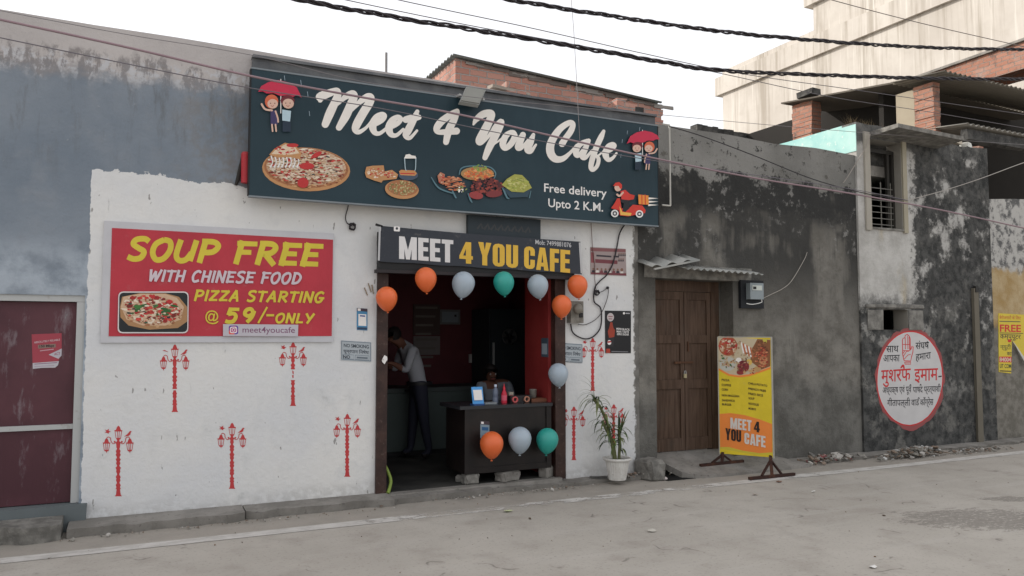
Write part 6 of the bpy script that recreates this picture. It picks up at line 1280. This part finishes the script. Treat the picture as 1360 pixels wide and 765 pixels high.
b = MB(); b.lathe([(.001,ph*.90),(pr_*.5,ph*.89),(pr_*.85,ph*.86)],pc,C(58,46,36,.95),20); pt.part('soil', b)
rnd = random.Random(11); LEAF = [C(84,100,50,.5,1.7),C(58,74,44,.5,1.6),C(76,92,56,.5,1.6),C(44,58,36,.5,1.5),C(96,104,62,.5,1.5)]
yP = pc.y
canes = [[(816,612),(812,585),(806,560),(797,540),(788,530)],[(822,612),(823,590),(822,572)],[(818,612),(815,590),(806,572),(800,560)]]
b = MB()
for cn in canes: b.tube([F(x,y,yP) for x,y in cn],[.016]*len(cn),C(96,100,66,.7,1.4),8)
pt.part('cane', b)
b = MB()
def leaf(p, d, L, wd, droop, m):
    d = Vector(d).normalized(); pts = []; n = 9; q = Vector(p)
    for k in range(n+1):
        t = k/n; w_ = wd*math.sin(math.pi*min(1,.12+t*.88))**.7*(1-t*.35) if t < 1 else .0008
        sd = d.cross(Vector((0,0,1))); sd = sd.normalized() if sd.length > .05 else Vector((0,1,0)); up_ = sd.cross(d).normalized()
        pts += [q-sd*w_/2+up_*w_*.18, q, q+sd*w_/2+up_*w_*.18]
        q = q+d*(L/n); d = (d+Vector((0,0,-droop/n))).normalized()
    fs = []
    for k in range(n): fs += [(3*k,3*k+1,3*k+4,3*k+3),(3*k+1,3*k+2,3*k+5,3*k+4)]
    b.mesh(pts, fs, m, True)
for ci, (cn, nl, base_) in enumerate(zip(canes,(46,26,30),((.20,1.),(.25,1.),(.3,1.)))):
    for k in range(nl):
        t = rnd.uniform(*base_); f = t*(len(cn)-1); i = min(int(f), len(cn)-2); x = cn[i][0]+(cn[i+1][0]-cn[i][0])*(f-i); y = cn[i][1]+(cn[i+1][1]-cn[i][1])*(f-i)
        a = rnd.uniform(0, 6.28); el = rnd.uniform(.3, 1.3)
        leaf(F(x, y, yP), (math.cos(a)*.8-.15*(ci == 0), math.sin(a)*.55-.1, el), rnd.uniform(.14,.25), rnd.uniform(.016,.027), rnd.uniform(1.8,3.8), rnd.choice(LEAF))
for k in range(9):       # the long arching leaves at the top left
    leaf(F(795-k*.6, 538-k*.8, yP), (-.9+.1*k, -.15+.03*k, .75+.05*k), rnd.uniform(.26,.38), .013, rnd.uniform(2.4,3.2), rnd.choice(LEAF[:3]))
for k in range(7): leaf(F(822,585,yP), (rnd.uniform(-.1,.6), rnd.uniform(-.3,.2), 1.4), rnd.uniform(.25,.38), .026, rnd.uniform(.3,1.2), rnd.choice(LEAF))
pt.part('leaves', b)

# ================================================================== rubble and litter
def shard(b, p, s, m, rnd):
    n = rnd.randint(4,6); h = s*rnd.uniform(.15,.5); pts = []; t0 = rnd.uniform(0,6.28); tl = Vector((rnd.uniform(-.5,.5), rnd.uniform(-.5,.5), 1)).normalized(); a = tl.cross(Vector((1,0,0))).normalized(); c = tl.cross(a)
    for k in range(n):
        t = t0+2*math.pi*k/n; r = s*rnd.uniform(.6,1.1); pts.append(Vector(p)+a*math.cos(t)*r+c*math.sin(t)*r*.7)
    b.prism(pts, tl*h, m)
RUB = [mottled('rubble_grey',(.20,.19,.17),(.32,.30,.27),12.,.95,.004), mottled('rubble_brown',(.17,.13,.10),(.26,.20,.16),12.,.95,.004), mottled('rubble_pale',(.40,.38,.35),(.52,.50,.47),12.,.95,.004), MSTONE]
def pile(name, label, c, rx, ry, hh, n, sz_, seed, extra=None):
    rnd = random.Random(seed); b = MB(); c = Vector(c); pal = RUB+RUB[:2]+(extra or [])
    for k in range(n):
        x = rnd.gauss(0,.42); y = rnd.gauss(0,.42); q = max(0, 1-(x*x+y*y)); s = rnd.uniform(*sz_)*(1 if rnd.random() > .12 else 1.9)
        shard(b, (c.x+x*rx, min(-.04, c.y+y*ry), c.z+rnd.random()*hh*q+s*.1), s, rnd.choice(pal), rnd)
    tag(b.build(name), label, 'rubble', kind='stuff')
pile('rubble','low heap of broken brown and grey rubble right of the menu board', G(1100,612,.02), .55, .14, .08, 210, (.014,.045), 1, [C(150,90,92,.8,1.2)])
pile('rubble','heap of grey stones and plaster under the round painted notice', G(1215,605,.02), .75, .13, .11, 240, (.016,.055), 2, [C(200,200,198,.7,1.2)])
pile('rubble','thin scatter of stone chips along the foot of the weathered wall', G(1300,599,.01), 1.0, .10, .04, 110, (.010,.032), 3)
pile('rubble','small scatter of dark grit beside the flower pot', G(850,632,.045), .4, .10, .03, 60, (.008,.022), 4)
pile('rubble','thin line of grit along the slab edge before the shop', (3.6,-.27,.01), 1.3, .07, .02, 110, (.006,.018), 5)
pile('rubble','grit gathered along the slab edge before the white wall', (.9,-.36,.005), 1.6, .05, .015, 90, (.005,.014), 6)
rnd = random.Random(77); b = MB(); LP_ = [C(96,84,70,.8,1.2),C(70,58,48,.8),C(150,140,124,.8,1.2),C(120,98,70,.8,1.2)]
for k in range(130):
    x = rnd.uniform(-1.5,13); y = -.3-3.9*rnd.random()**1.3; s = rnd.uniform(.003,.010)*(1 if rnd.random() > .05 else 2.2)
    shard(b, (x,y,.004), s, rnd.choice(LP_), rnd)
tag(b.build('road_grit'), 'dry leaf bits and grit scattered over the road', 'grit', kind='stuff')
for x, y, s, m, lb in ((675,679,.055,C(196,204,160,.7,1.3),'pale green leaf scrap on the road before the counter'),(865,705,.05,C(190,186,176,.7,1.3),'pale flattened paper on the road below the flower pot'),(1080,653,.03,C(215,213,208,.7,1.3),'white paper scrap on the road right of the menu board'),(1160,753,.035,C(220,218,214,.7,1.3),'white scrap at the bottom edge of the road'),(1034,640,.045,C(120,92,78,.8,1.3),'brown leaf on the road below the menu board foot'),(884,637,.03,C(206,196,194,.7,1.3),'crumpled white and pink wrapper beside the drain'),(1003,657,.04,C(170,160,150,.8,1.2),'pale flat scrap on the road left of the menu board foot'),(1188,605,.05,C(215,213,208,.7,1.3),'white crumpled bag lying by the rubble under the painted notice')):
    p = G(x, y, .006); b = MB(); r2 = random.Random(int(x)); n = 9; ring = [p+Vector((s*r2.uniform(.5,1.1)*math.cos(t), s*r2.uniform(.4,.9)*math.sin(t), r2.uniform(0,.012))) for t in [2*math.pi*k/n for k in range(n)]]
    hgt = .035 if 'crumpled' in lb else .012
    for k in range(n): b.face([p+Vector((0,0,hgt)), ring[k], ring[(k+1)%n]], m)
    for k in range(n): b.face([p+Vector((0,0,-.003)), ring[(k+1)%n], ring[k]], m)
    single('litter', b, lb, 'litter', p)
b = MB(); L_ = [G(1035,612,.03),G(1050,616,.02),G(1062,617,.012)]; b.tube(L_,.012,MRUST,6); single('rusty_rod', b, 'short dark rod lying behind the right foot of the menu board', 'rod', L_[0])
b = MB(); a_ = G(783,634,.06); b.bar(a_, G(806,634,.06), .03, MBLACKEN, .02); single('wood_strip', b, 'dark strip of wood lying left of the flower pot by the wall', 'strip', a_)
